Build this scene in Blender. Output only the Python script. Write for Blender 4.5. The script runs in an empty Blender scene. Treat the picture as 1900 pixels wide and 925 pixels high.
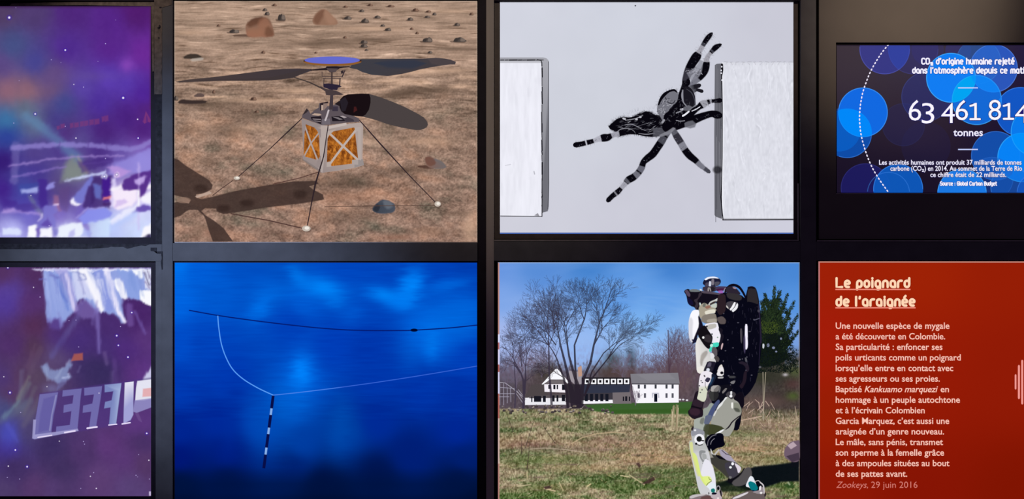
import bpy, math, random
import numpy as np
from mathutils import Vector
from mathutils.geometry import tessellate_polygon
SC = bpy.context.scene
COL = SC.collection
# ---------------- camera, world, lamps, exposure (1 mm on the wall = 1 px of the 1900 x 925 frame) ----------------
D = 2.4
cam = bpy.data.cameras.new('camera'); camo = bpy.data.objects.new('camera', cam); COL.objects.link(camo)
camo.location = (0, -D, 1.5); camo.rotation_euler = (math.pi/2, 0, 0)
cam.sensor_width = 36; cam.lens = 36*D/1.9; cam.clip_start = 0.05
SC.camera = camo
SC.view_settings.view_transform = 'Standard'; SC.view_settings.look = 'None'
SC.view_settings.exposure = 0; SC.view_settings.gamma = 1
SC.view_settings.use_curve_mapping = False
SC.cycles.transparent_max_bounces = 64
world = bpy.data.worlds.new('world'); SC.world = world; world.use_nodes = True
world.node_tree.nodes['Background'].inputs[0].default_value = (0.050, 0.034, 0.064, 1)
world.node_tree.nodes['Background'].inputs[1].default_value = 1.0

def W(px, py, y=0.0):                       # a place on the wall: px, py in mm from its upper left corner, y = depth
    return Vector(((px-950)*.001, y, 1.5+(462.5-py)*.001))

def spot(name, loc, target, power, color, angle, blend=1.0, size=0.05):
    l = bpy.data.lights.new(name, 'SPOT'); l.energy = power; l.color = color
    l.spot_size = math.radians(angle); l.spot_blend = blend; l.shadow_soft_size = size
    o = bpy.data.objects.new(name, l); COL.objects.link(o); o.location = loc
    o.rotation_euler = (Vector(target)-Vector(loc)).to_track_quat('-Z', 'Y').to_euler()
    return o
spot('cool_spotlight', (-1.5, -2.2, 2.3), W(330, 500), 330, (.56, .69, 1.0), 20)
spot('warm_spotlight', (1.3, -1.7, 2.9), W(1690, 18), 170, (1.0, .78, .58), 14)
spot('warm_spotlight', (-0.3, -2.0, 2.8), W(905, 150), 62, (1.0, .84, .62), 20)
spot('warm_spotlight', (-0.9, -1.6, 2.9), W(225, 10), 95, (1.0, .84, .70), 9)

# ---------------- helpers: colour, materials, objects ----------------
def lin(c):
    c = np.asarray(c, dtype=np.float64)/255.0
    c = np.clip(c, 0, 1)
    return np.where(c <= .04045, c/12.92, ((c+.055)/1.055)**2.4)

def screen_mat(name, alpha=False, surface=None):
    m = bpy.data.materials.new(name); m.use_nodes = True; nt = m.node_tree; nt.nodes.clear()
    out = nt.nodes.new('ShaderNodeOutputMaterial'); at = nt.nodes.new('ShaderNodeAttribute'); at.attribute_name = 'Col'
    em = nt.nodes.new('ShaderNodeEmission'); nt.links.new(at.outputs['Color'], em.inputs['Color'])
    last = em.outputs[0]
    if surface:
        d = nt.nodes.new('ShaderNodeBsdfPrincipled'); d.inputs['Base Color'].default_value = (*surface, 1); d.inputs['Roughness'].default_value = .5; d.inputs['Specular IOR Level'].default_value = .08
        a = nt.nodes.new('ShaderNodeAddShader'); nt.links.new(last, a.inputs[0]); nt.links.new(d.outputs[0], a.inputs[1]); last = a.outputs[0]
    if alpha:
        tr = nt.nodes.new('ShaderNodeBsdfTransparent'); mx = nt.nodes.new('ShaderNodeMixShader')
        nt.links.new(at.outputs['Alpha'], mx.inputs[0]); nt.links.new(tr.outputs[0], mx.inputs[1]); nt.links.new(last, mx.inputs[2]); last = mx.outputs[0]
    nt.links.new(last, out.inputs[0])
    m.cycles.emission_sampling = 'NONE'
    return m
M_LIT = screen_mat('screen_pixels')
M_SOFT = screen_mat('screen_pixels_translucent', alpha=True)
M_GLOSS = screen_mat('screen_pixels_under_glass', surface=(.011, .011, .012))

def metal(name, base, rough=.5, metallic=0.0, scale=60, amount=.35, bump=.0, stretch=(1, 1, 1), spec=.5):
    m = bpy.data.materials.new(name); m.use_nodes = True; nt = m.node_tree
    b = nt.nodes['Principled BSDF']; tc = nt.nodes.new('ShaderNodeTexCoord'); mp = nt.nodes.new('ShaderNodeMapping')
    mp.inputs['Scale'].default_value = stretch
    n = nt.nodes.new('ShaderNodeTexNoise'); n.inputs['Scale'].default_value = scale; n.inputs['Detail'].default_value = 5
    r = nt.nodes.new('ShaderNodeValToRGB')
    r.color_ramp.elements[0].position = .3; r.color_ramp.elements[1].position = .7
    r.color_ramp.elements[0].color = tuple(c*(1-amount) for c in base)+(1,)
    r.color_ramp.elements[1].color = tuple(min(1, c*(1+amount)) for c in base)+(1,)
    nt.links.new(tc.outputs['Object'], mp.inputs[0]); nt.links.new(mp.outputs[0], n.inputs['Vector'])
    nt.links.new(n.outputs[0], r.inputs[0]); nt.links.new(r.outputs[0], b.inputs['Base Color'])
    b.inputs['Roughness'].default_value = rough; b.inputs['Metallic'].default_value = metallic
    b.inputs['Specular IOR Level'].default_value = spec
    return m
M_FRAME = metal('dark_painted_steel', (.075, .075, .082), .6, amount=.16, scale=25, spec=.2)
M_WORN = metal('worn_paint', (.030, .026, .028), .7, amount=.5, scale=90, spec=.2)
M_BARE = metal('satin_bare_steel', (.27, .24, .22), .5, amount=.12, scale=14, stretch=(3, 1, .4), spec=.3)
M_BLACK = metal('matt_black_plastic', (.014, .011, .018), .6, amount=.2, spec=.1)
M_BEZEL = metal('dark_brown_plastic', (.062, .048, .044), .5, amount=.2, spec=.2)
M_EDGE = metal('polished_edge', (.34, .31, .30), .35, amount=.2, spec=.5)
M_PANEL = metal('bronze_brown_laminate', (.085, .075, .068), .55, amount=.10, scale=9, spec=.25)
M_WALL = metal('black_wall_paint', (.006, .006, .008), .8, amount=.3, spec=.1)

def empty(name, loc, label=None, cat=None, group=None):
    o = bpy.data.objects.new(name, None); COL.objects.link(o); o.location = loc
    if label: o['label'] = label
    if cat: o['category'] = cat
    if group: o['group'] = group
    return o

def put(name, me, mat, parent=None, label=None, kind=None):
    o = bpy.data.objects.new(name, me); COL.objects.link(o)
    me.materials.append(mat)
    if parent is not None:
        o.parent = parent
        wp = Vector((0, 0, 0)); p = parent
        while p is not None: wp += p.location; p = p.parent
        o.location = -wp
    if label: o['label'] = label
    if kind: o['kind'] = kind
    return o

def box_mesh(boxes, name='m', bevel=0):     # boxes: (px0, py0, px1, py1, y0, y1)
    vs, fs = [], []
    for (a, b, c, d, y0, y1) in boxes:
        k = len(vs)
        for y in (y0, y1):
            for (px, py) in ((a, d), (c, d), (c, b), (a, b)):
                vs.append(tuple(W(px, py, y)))
        fs += [(k, k+1, k+2, k+3), (k+5, k+4, k+7, k+6), (k+1, k+5, k+6, k+2), (k+4, k, k+3, k+7), (k+3, k+2, k+6, k+7), (k+4, k+5, k+1, k)]
    me = bpy.data.meshes.new(name); me.from_pydata(vs, [], fs); me.update()
    return me

def boxes(name, bx, mat, parent=None, label=None, kind=None, bevel=0.0):
    o = put(name, box_mesh(bx), mat, parent, label, kind)
    if bevel:
        b = o.modifiers.new('bevel', 'BEVEL'); b.width = bevel; b.segments = 2
    return o

def prism(name, pts, y0, y1, mat, parent=None, label=None):   # an outline with thickness
    n = len(pts); vs = [tuple(W(x, z, y0)) for x, z in pts]+[tuple(W(x, z, y1)) for x, z in pts]
    tri = tessellate_polygon([[Vector((x, -z, 0)) for x, z in pts]])
    fs = [tuple(t) for t in tri]+[tuple(i+n for i in reversed(t)) for t in tri]+[(i, i+n, (i+1) % n+n, (i+1) % n) for i in range(n)]
    me = bpy.data.meshes.new(name); me.from_pydata(vs, [], fs); me.update()
    return put(name, me, mat, parent, label)

# ---------------- helpers: the pictures that the screens show ----------------
class Layer:                                # hands out thin depth steps in front of a screen's surface
    def __init__(s, y): s.y = y; s.flat = False; s.rect = None
    def step(s):
        if not s.flat: s.y -= 0.000005
        return s.y
    def jump(s): s.y -= 0.000005

def smooth_loop(pts, closed=True, n=5):
    P = [np.array(p, float) for p in pts]; out = []; m = len(P)
    rng = range(m) if closed else range(m-1)
    for i in rng:
        p0 = P[(i-1) % m] if closed or i > 0 else P[i]; p1 = P[i]; p2 = P[(i+1) % m]
        p3 = P[(i+2) % m] if closed or i+2 < m else P[i+1]
        for k in range(n):
            t = k/n
            out.append(.5*((2*p1)+(-p0+p2)*t+(2*p0-5*p1+4*p2-p3)*t*t+(-p0+3*p1-3*p2+p3)*t**3))
    if not closed: out.append(P[-1])
    return [tuple(q) for q in out]

def cut_corners(P, q=.22, n=2):
    for _ in range(n):
        m = len(P); out = []
        for i in range(m):
            a, b = P[i], P[(i+1) % m]; out += [(a[0]+(b[0]-a[0])*q, a[1]+(b[1]-a[1])*q), (a[0]+(b[0]-a[0])*(1-q), a[1]+(b[1]-a[1])*(1-q))]
        P = out
    return P

class Art:                                  # gathers coloured flat shapes and links them as ONE mesh object
    rounding = False
    def __init__(s, layer, crop=(0, 0, 1)):
        s.L = layer; s.v = []; s.f = []; s.c = []; s.soft = False; s.round = Art.rounding; s.set(crop); s.L.jump()
    def set(s, crop): s.o = crop; return s
    def t(s, p): return (s.o[0]+p[0]/s.o[2], s.o[1]+p[1]/s.o[2])
    def add(s, pts, faces, cols):
        if s.L.rect: q = s.L.rect; pts = [(min(max(x, q[0]), q[2]), min(max(z, q[1]), q[3])) for x, z in pts]
        y = s.L.step(); k = len(s.v)
        s.v += [tuple(W(x, z, y)) for x, z in pts]
        s.f += [tuple(i+k for i in f) for f in faces]; s.c += cols
    def colour(s, col, p):
        c = col(p[0], p[1]) if callable(col) else col
        c = tuple(c)
        return c if len(c) == 4 else c+(1.0,)
    def poly(s, pts, col, smooth=False, feather=0, alpha=1.0):
        if isinstance(pts, str): pts = [tuple(float(q) for q in w.split(',')) for w in pts.split()]
        P = [s.t(p) for p in pts]
        if smooth: P = smooth_loop(P)
        elif s.round: P = cut_corners(P, .2, 1 if Art.rounding == 1 else 2); feather = max(feather*1.5, .7)
        n = len(P)
        area = sum(P[i][0]*P[(i+1) % n][1]-P[(i+1) % n][0]*P[i][1] for i in range(n))
        if area < 0: P = P[::-1]
        fs = [tuple(t) for t in tessellate_polygon([[Vector((x, -z, 0)) for x, z in P]])]
        cs = [s.colour(col, p)[:3]+(alpha*s.colour(col, p)[3],) for p in P]
        if alpha < 1 or feather or any(c[3] < 1 for c in cs): s.soft = True
        if feather:
            out = []
            for i in range(n):
                a, b, c = np.array(P[i-1]), np.array(P[i]), np.array(P[(i+1) % n])
                e1 = b-a; e2 = c-b
                n1 = np.array((e1[1], -e1[0]))/(np.linalg.norm(e1)+1e-6); n2 = np.array((e2[1], -e2[0]))/(np.linalg.norm(e2)+1e-6)
                m = n1+n2; m = m/(np.linalg.norm(m)+1e-6)
                out.append(tuple(b+m*feather))
            fs += [(i, (i+1) % n, n+(i+1) % n, n+i) for i in range(n)]
            cs += [c[:3]+(0.0,) for c in cs]; P = P+out
        s.add(P, fs, cs); return s
    def line(s, pts, w, col, smooth=False, alpha=1.0, round_ends=True, feather=0):
        if isinstance(pts, str): pts = [tuple(float(q) for q in v.split(',')) for v in pts.split()]
        P = [s.t(p) for p in pts]
        ws = list(w) if hasattr(w, '__len__') else [w]*len(P)
        if smooth:
            Q = smooth_loop([(p[0], p[1], x, 0) for p, x in zip(P, ws)], closed=False)
            P = [(q[0], q[1]) for q in Q]; ws = [max(.1, q[2]) for q in Q]
        n = len(P); A = np.array(P)
        T = np.gradient(A, axis=0) if n > 2 else np.array([A[1]-A[0]]*2)
        T = T/(np.linalg.norm(T, axis=1, keepdims=True)+1e-9); N = np.stack([-T[:, 1], T[:, 0]], 1)
        left = [tuple(A[i]+N[i]*ws[i]/2) for i in range(n)]; right = [tuple(A[i]-N[i]*ws[i]/2) for i in range(n)]
        pts2 = left+right; fs = [(i, i+1, n+i+1, n+i) for i in range(n-1)]
        cs = [s.colour(col, p) for p in P]; cs = cs+cs
        if round_ends and max(ws) > 1.5:
            for e, sg in ((0, -1), (n-1, 1)):
                k = len(pts2); c0 = A[e]; d = T[e]*sg; nn = N[e]; r = ws[e]/2
                pts2.append(tuple(c0))
                arc = [tuple(c0+r*(nn*math.cos(a)+d*math.sin(a))) for a in np.linspace(0, math.pi, 7)]
                pts2 += arc; fs += [(k, k+1+j, k+2+j) for j in range(6)]; cs += [cs[e]]*8
        if alpha < 1: cs = [c[:3]+(c[3]*alpha,) for c in cs]
        if feather:
            outl = [tuple(A[i]+N[i]*(ws[i]/2+feather)) for i in range(n)]; outr = [tuple(A[i]-N[i]*(ws[i]/2+feather)) for i in range(n)]
            k = len(pts2); pts2 += outl+outr
            fs += [(i, i+1, k+i+1, k+i) for i in range(n-1)]+[(n+i, n+i+1, k+n+i+1, k+n+i) for i in range(n-1)]
            cs += [c[:3]+(0.0,) for c in cs[:2*n]]
        if any(c[3] < 1 for c in cs): s.soft = True
        s.add(pts2, fs, cs); return s
    def oval(s, x, y, rx, ry, col, rot=0, alpha=1.0, feather=0, n=28, edge=None):
        k = s.o[2]; a = math.radians(rot); pts = []
        for i in range(n):
            q = 2*math.pi*i/n; u, v = rx*math.cos(q), ry*math.sin(q)
            pts.append((x+u*math.cos(a)-v*math.sin(a), y+u*math.sin(a)+v*math.cos(a)))
        return s.poly(pts, col, feather=feather, alpha=alpha)
    def build(s, name, parent, label=None, mat=None, kind=None):
        me = bpy.data.meshes.new(name); me.from_pydata(s.v, [], s.f); me.update()
        at = me.color_attributes.new('Col', 'FLOAT_COLOR', 'POINT')
        c = np.array(s.c, float); c[:, :3] = lin(c[:, :3]); at.data.foreach_set('color', c.astype(np.float32).ravel())
        return put(name, me, mat or (M_SOFT if s.soft else M_LIT), parent, label, kind)

def hash2(i, j, seed):
    i = i.astype(np.int64).astype(np.uint32); j = j.astype(np.int64).astype(np.uint32)
    h = (i*np.uint32(374761393))+(j*np.uint32(668265263))+np.uint32((seed*2246822519) & 0xffffffff)
    h = (h ^ (h >> np.uint32(13)))*np.uint32(1274126177)
    return ((h ^ (h >> np.uint32(16))) & np.uint32(0xffffff)).astype(np.float64)/0xffffff

class Canvas:                               # a procedural picture, evaluated on a grid of the screen's surface
    def __init__(s, x0, y0, x1, y1, step=1):
        s.x0, s.y0 = x0, y0; s.nx = int(round((x1-x0)/step))+1; s.ny = int(round((y1-y0)/step))+1; s.x1, s.y1 = x1, y1
        s.X, s.Y = np.meshgrid(np.linspace(x0, x1, s.nx), np.linspace(y0, y1, s.ny)); s.img = np.zeros((s.ny, s.nx, 3))
        s.sx = (x1-x0)/(s.nx-1); s.sy = (y1-y0)/(s.ny-1)
    def vn(s, u, v, seed):
        i = np.floor(u); j = np.floor(v); a = u-i; b = v-j; a = a*a*(3-2*a); b = b*b*(3-2*b)
        h = lambda p, q: hash2(i+p, j+q, seed)
        return (h(0, 0)*(1-a)+h(1, 0)*a)*(1-b)+(h(0, 1)*(1-a)+h(1, 1)*a)*b
    def noise(s, lx, ly, octaves=3, seed=0, rot=0, wx=0, wy=0):      # -1..1
        r = math.radians(rot); X = s.X+wx+5000; Y = s.Y+wy+5000
        U = X*math.cos(r)+Y*math.sin(r); V = -X*math.sin(r)+Y*math.cos(r)
        t = 0; amp = 1; tot = 0
        for k in range(octaves):
            t = t+amp*s.vn(U/lx*2**k, V/ly*2**k, seed+k*17); tot += amp; amp *= .55
        return (t/tot-.5)*2.6
    def field(s, pts, sigma=40, ax=1, ay=1):                       # smooth colours through (x, y, (r, g, b))
        num = np.zeros_like(s.img); den = np.zeros(s.X.shape)
        for (x, y, c) in pts:
            d2 = ((s.X-x)/ax)**2+((s.Y-y)/ay)**2
            w = 1/(d2+(sigma*.35)**2)**1.7
            num += w[..., None]*np.array(c, float); den += w
        s.img = num/den[..., None]; return s
    def mix(s, mask, col):
        m = np.clip(mask, 0, 1)[..., None]; s.img = s.img*(1-m)+np.array(col, float)*m
    def blob(s, x, y, rx, ry, col, a=1, rot=0, p=1):
        r = math.radians(rot); dx = s.X-x; dy = s.Y-y
        u = (dx*math.cos(r)+dy*math.sin(r))/rx; v = (-dx*math.sin(r)+dy*math.cos(r))/ry
        s.mix(a*np.exp(-(u*u+v*v)**p), col)
    def _win(s, xa, ya, xb, yb):
        i0 = max(0, int((xa-s.x0)/s.sx)); i1 = min(s.nx, int((xb-s.x0)/s.sx)+2); j0 = max(0, int((ya-s.y0)/s.sy)); j1 = min(s.ny, int((yb-s.y0)/s.sy)+2)
        return (slice(j0, j1), slice(i0, i1)) if i1 > i0 and j1 > j0 else None
    def stroke(s, pts, w, col, soft=1.0, a=1.0, w1=None):
        w1 = w if w1 is None else w1; m = max(w, w1)/2+soft*2
        q = s._win(min(p[0] for p in pts)-m, min(p[1] for p in pts)-m, max(p[0] for p in pts)+m, max(p[1] for p in pts)+m)
        if not q: return
        X, Y = s.X[q], s.Y[q]; best = np.full(X.shape, -1e9); n = len(pts)-1
        for i in range(n):
            (ax, ay), (bx, by) = pts[i], pts[i+1]; L2 = (bx-ax)**2+(by-ay)**2+1e-9
            t = np.clip(((X-ax)*(bx-ax)+(Y-ay)*(by-ay))/L2, 0, 1); d = np.hypot(X-ax-t*(bx-ax), Y-ay-t*(by-ay))
            ww = w+(w1-w)*(i+t)/n; best = np.maximum(best, ww/2-d)
        k = np.clip(best/soft+.5, 0, 1); k = (k*k*(3-2*k)*a)[..., None]; s.img[q] = s.img[q]*(1-k)+np.array(col, float)*k
    def poly(s, pts, col, soft=1.0, a=1.0):
        if isinstance(pts, str): pts = [tuple(float(v) for v in w.split(',')) for w in pts.split()]
        m = soft*2
        q = s._win(min(p[0] for p in pts)-m, min(p[1] for p in pts)-m, max(p[0] for p in pts)+m, max(p[1] for p in pts)+m)
        if not q: return
        X, Y = s.X[q], s.Y[q]; ins = np.zeros(X.shape, bool); dd = np.full(X.shape, 1e9); n = len(pts)
        for i in range(n):
            (ax, ay), (bx, by) = pts[i], pts[(i+1) % n]
            if ay != by:
                c = ((ay > Y) != (by > Y)) & (X < (bx-ax)*(Y-ay)/(by-ay)+ax); ins ^= c
            L2 = (bx-ax)**2+(by-ay)**2+1e-9; t = np.clip(((X-ax)*(bx-ax)+(Y-ay)*(by-ay))/L2, 0, 1)
            dd = np.minimum(dd, np.hypot(X-ax-t*(bx-ax), Y-ay-t*(by-ay)))
        sd = np.where(ins, dd, -dd); k = np.clip(sd/soft+.5, 0, 1); k = (k*k*(3-2*k)*a)[..., None]
        s.img[q] = s.img[q]*(1-k)+np.array(col, float)*k
    def warp(s, amp, lx, ly, seed=0, blur=0):            # ripples the picture by a noise field, then softens it
        dx = amp*s.noise(lx, ly, 2, seed)/s.sx; dy = amp*s.noise(lx, ly, 2, seed+5)/s.sy
        J, I = np.mgrid[0:s.ny, 0:s.nx]; u = np.clip(I+dx, 0, s.nx-1.001); v = np.clip(J+dy, 0, s.ny-1.001); i = u.astype(int); j = v.astype(int); a = (u-i)[..., None]; b = (v-j)[..., None]; m = s.img
        s.img = (m[j, i]*(1-a)+m[j, i+1]*a)*(1-b)+(m[j+1, i]*(1-a)+m[j+1, i+1]*a)*b
        for _ in range(blur):
            p = np.pad(s.img, ((1, 1), (1, 1), (0, 0)), 'edge'); s.img = (p[:-2, 1:-1]+p[2:, 1:-1]+p[1:-1, :-2]+p[1:-1, 2:]+4*p[1:-1, 1:-1])/8
    def build(s, name, y, parent, mat=None, label=None):
        nx, ny = s.nx, s.ny; co = np.empty((ny, nx, 3)); co[..., 0] = (s.X-950)*.001; co[..., 1] = y; co[..., 2] = 1.5+(462.5-s.Y)*.001
        me = bpy.data.meshes.new(name); me.vertices.add(nx*ny); me.vertices.foreach_set('co', co.astype(np.float32).ravel())
        idx = np.arange(nx*ny).reshape(ny, nx)
        q = np.stack([idx[1:, :-1], idx[1:, 1:], idx[:-1, 1:], idx[:-1, :-1]], -1).reshape(-1, 4); nf = len(q)
        me.loops.add(nf*4); me.loops.foreach_set('vertex_index', q.astype(np.int32).ravel())
        me.polygons.add(nf); me.polygons.foreach_set('loop_start', (np.arange(nf)*4).astype(np.int32))
        try: me.polygons.foreach_set('loop_total', np.full(nf, 4, np.int32))
        except Exception: pass
        me.update(calc_edges=True)
        at = me.color_attributes.new('Col', 'FLOAT_COLOR', 'POINT')
        c = np.ones((ny*nx, 4), np.float32); c[:, :3] = lin(s.img).reshape(-1, 3); at.data.foreach_set('color', c.ravel())
        return put(name, me, mat or M_LIT, parent, label)

def text(name, parent, s, x0, x1, base, cap, col, layer, weight=0.0, shear=0.0, mirror=False, box=None, label=None, mat=None):
    cu = bpy.data.curves.new('t', 'FONT'); cu.body = s; cu.size = 1; cu.offset = weight; cu.shear = shear; cu.resolution_u = 3
    ob = bpy.data.objects.new('t', cu); COL.objects.link(ob); bpy.context.view_layer.update()
    me = bpy.data.meshes.new_from_object(ob.evaluated_get(bpy.context.evaluated_depsgraph_get()))
    bpy.data.objects.remove(ob); bpy.data.curves.remove(cu)
    n = len(me.vertices); co = np.empty(n*3); me.vertices.foreach_get('co', co); co = co.reshape(-1, 3)
    u = (co[:, 0]-co[:, 0].min())/(co[:, 0].max()-co[:, 0].min())
    if mirror: u = 1-u
    X = x0+(x1-x0)*u
    Yv = box[0]+(box[1]-box[0])*(co[:, 1].max()-co[:, 1])/(co[:, 1].max()-co[:, 1].min()) if box else base-co[:, 1]*cap/.73
    y = layer.step()
    out = np.stack([(X-950)*.001, np.full(n, y), 1.5+(462.5-Yv)*.001], 1); me.vertices.foreach_set('co', out.ravel()); me.materials.clear(); me.update()
    at = me.color_attributes.new('Col', 'FLOAT_COLOR', 'POINT'); c = np.ones((n, 4), np.float32); c[:, :3] = lin(col); at.data.foreach_set('color', c.ravel())
    return put(name, me, mat or M_LIT, parent, label)
R = random.Random(7)
# ---------------- setting: the black wall behind, the steel frame ----------------
wall = boxes('wall_back', [(-700, -500, 2600, 1500, .075, .12)], M_WALL, kind='structure')

frame = empty('metal_frame', W(950, 1000, .04), 'dark welded steel frame grid that separates the screens', 'frame')
def fr(name, b, mat=M_FRAME, label=None, bevel=.0006): return boxes(name, [b], mat, frame, label, bevel=bevel)
YB = .07
fr('post', (300.5, -60, 320.5, 990, 0, YB))                       # between the purple screens and the next column
fr('post', (886, -60, 902, 990, .008, YB), M_BLACK)
fr('post', (902, -60, 916.5, 990, .001, YB), M_BARE, 'bare satin steel post')
fr('post', (1485.5, -60, 1514.5, 990, .0005, YB))
fr('rail', (-290, 452.6, 300.5, 484.5, .0, YB)); fr('rail', (320.5, 450.5, 886, 484, .0, YB))
fr('rail', (916.5, 447, 1485.5, 483.5, .0012, YB)); fr('rail', (1514.5, 447.5, 2080, 483, .0012, YB))
fr('rail', (-290, -60, 300.5, 1.5, .0, YB), M_BLACK); fr('rail', (320.5, -60, 886, -1, .0, YB)); fr('rail', (916.5, -60, 1485.5, 1.2, .0, YB), M_BLACK); fr('rail', (1514.5, -60, 2080, -22, .0, YB))
fr('rail', (-290, 948, 300.5, 990, .0, YB)); fr('rail', (320.5, 948, 886, 990, .0, YB)); fr('rail', (916.5, 948, 1485.5, 990, .0, YB)); fr('rail', (1514.5, 960, 2080, 990, .0, YB))
# worn flange where the paint has come off along the first post and rail
def jag(p0, p1, amp, n, rnd):
    return [(p0[0]+(p1[0]-p0[0])*k/n+(rnd.uniform(-amp, amp) if p0[0] == p1[0] else 0), p0[1]+(p1[1]-p0[1])*k/n+(rnd.uniform(-amp, amp) if p0[1] == p1[1] else 0)) for k in range(n+1)]
rr = random.Random(3)
M_FLAKE_LIGHT = metal('flaked_primer_painted_light', (.11, .088, .075), .75, amount=.3, scale=120, spec=.15)  # flaked primer browned to hold warm light; also colours the bezel's light strip
M_FLAKED = metal('flaked_dark_primer', (.020, .019, .024), .75, amount=.5, scale=120, spec=.15)
prism('flange', [(286.5, -20)]+[(286.5, 175)]+jag((300.8, 175), (300.8, 14), .7, 22, rr)+[(319, 9), (319, -20)], -.0008, .0055, M_FLAKE_LIGHT, frame, 'flange with flaked brown primer')  # upper flange: worn paint, with warm light from above in its brown
prism('flange', [(288.5, 175), (288.5, 462), (302, 466)]+jag((302.2, 455), (302.2, 175), .8, 40, rr), .0002, .0055, M_FLAKED, frame, 'flange with dark flaked paint')
fr('flange', (288.5, 484, 301, 990, .0004, .0055))
prism('paint_chip', [(291, 470), (291, 459), (279.5, 459), (279.5, 465), (286, 466), (302, 466), (302, 499), (300, 500), (298.5, 486), (300.2, 478), (299, 470)], -.0007, .001, M_FLAKED, frame)
prism('paint_chip', [(-280, 462)]+[(-280, 452)]+[(279.5, 452)]+[(270, 456), (262, 455), (252, 457), (243, 459.5), (236, 461), (228, 457.5), (214, 458), (206, 457), (200, 459), (186, 460), (160, 461.5), (120, 461.2), (60, 462)], -.0003, .004, M_FLAKED, frame)
for (x, y, rx, ry) in ((294.5, 52, 2.6, 2.2), (296.5, 50, 2.2, 4), (295, 70.5, 1.4, 2.6), (298, 14, 3, 1.6)):
    prism('paint_chip', [(x+rx*math.cos(a)*rr.uniform(.7, 1.1), y+ry*math.sin(a)*rr.uniform(.7, 1.1)) for a in np.linspace(0, 6.0, 9)], -.0012, .001, M_BLACK, frame)
# thin bright edges of the trim
def edge(b, lab=None): boxes('edge_trim', [b], M_EDGE, frame, lab)
edge((917, 444.6, 1482, 445.9, -.0004, .002)); edge((1516, 445.6, 2080, 447.2, -.0004, .002))
edge((324, 448.6, 886, 450, -.0002, .003)); edge((1480.8, 340, 1481.8, 445, .001, .003))
# ---------------- screens ----------------
def display(name, label, rect, bez, y, ybez, cat='screen', bmat=None):
    x0, y0, x1, y1 = rect; a, b, c, d = bez
    o = empty(name, W((x0+x1)/2, d, y+.03), label, cat)
    boxes('housing', [(a, b, c, d, y+.0015, .066)], M_BLACK, o)
    boxes('bezel', [(a, b, c, y0, ybez, y+.004), (a, y1, c, d, ybez, y+.004), (a, y0, x0, y1, ybez, y+.004), (x1, y0, c, y1, ybez, y+.004)], bmat or M_BLACK, o)
    L = Layer(y); L.rect = rect; return o, L

# ======== purple upper left ========
d1, L1 = display('video_screen', 'upper purple screen with stars, a pale curved balcony and glaring white light', (-282, 9.5, 278, 440), (-292, 2, 288.3, 452), .012, .006)
c = Canvas(-282, 9.5, 278, 440, 2)
F = [(0, 20, (82, 62, 100)), (60, 22, (80, 60, 112)), (130, 20, (78, 38, 122)), (250, 18, (80, 28, 108)), (200, 40, (85, 38, 135)), (20, 85, (68, 80, 132)), (60, 115, (66, 66, 142)), (120, 90, (78, 42, 140)),
     (200, 90, (88, 38, 138)), (262, 100, (108, 42, 150)), (0, 120, (90, 70, 130)), (10, 165, (142, 98, 116)), (45, 165, (140, 98, 114)), (95, 140, (100, 76, 125)), (90, 165, (105, 80, 125)), (150, 160, (88, 66, 162)),
     (200, 145, (92, 62, 178)), (230, 155, (88, 58, 172)), (262, 175, (78, 36, 150)), (8, 225, (56, 118, 165)), (42, 200, (95, 112, 132)), (60, 230, (96, 110, 140)), (112, 190, (62, 72, 140)), (100, 222, (66, 58, 130)),
     (180, 190, (74, 45, 150)), (190, 240, (70, 32, 115)), (272, 205, (84, 36, 122)), (262, 245, (70, 25, 112)), (230, 215, (72, 32, 125)), (120, 245, (80, 45, 120)), (8, 250, (42, 60, 150)), (3, 300, (50, 22, 110)), (60, 285, (84, 66, 140)), (30, 330, (70, 70, 150)),
     (140, 262, (92, 80, 150)), (110, 280, (78, 58, 140)), (180, 280, (72, 45, 128)), (220, 300, (110, 92, 178)), (262, 290, (150, 142, 222)), (265, 268, (110, 70, 160)), (60, 320, (66, 52, 138)), (130, 320, (112, 112, 140)), (105, 345, (88, 72, 125)), (5, 350, (62, 26, 130)), (40, 350, (62, 76, 160)),
     (75, 360, (66, 46, 138)), (120, 360, (88, 66, 130)), (40, 375, (72, 60, 160)), (150, 395, (110, 90, 185)), (50, 400, (118, 110, 205)), (110, 398, (125, 105, 195)), (20, 425, (190, 190, 250)), (120, 425, (205, 208, 250)), (200, 420, (190, 205, 252)),
     (250, 400, (215, 220, 255)), (240, 360, (225, 205, 245)), (250, 425, (205, 220, 255)), (-120, 100, (70, 40, 120)), (-150, 250, (60, 60, 140)), (-120, 400, (120, 100, 200)), (-250, 30, (60, 30, 90))]
c.field(F, 52)
c.img *= (1+.025*c.noise(22, 22, 2, 5))[..., None]; c.img += (1.5*c.noise(4, 4, 1, 9))[..., None]
c.blob(232, 119, 14, 14, (136, 72, 182), .8); c.blob(45, 172, 45, 14, (150, 104, 112), .35, -4); c.blob(160, 140, 60, 10, (100, 78, 150), .4)
c.stroke([(45, 215), (80, 240), (112, 268), (140, 292)], 18, (96, 140, 180), 16, .55)
c.poly('130,288 158,322 150,330 108,336 118,300', (136, 150, 130), 14, .65); c.stroke([(140, 290), (157, 318)], 5, (190, 170, 130), 6, .5)
c.stroke([(25, 268), (22, 335)], 14, (128, 118, 185), 6, .45)
lav = (146, 132, 208)
c.stroke([(18, 273), (60, 270), (104, 267), (160, 268), (200, 272), (240, 275), (262, 270), (278, 260)], 9, lav, 4, .75)
c.stroke([(12, 306), (45, 302), (82, 295), (120, 291), (160, 289), (225, 288)], 3, (166, 140, 210), 3, .8)
c.stroke([(20, 328), (60, 320), (90, 313), (118, 309)], 3, (150, 124, 205), 3, .7); c.stroke([(150, 303), (200, 298)], 3, (130, 105, 190), 3, .5)
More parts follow.
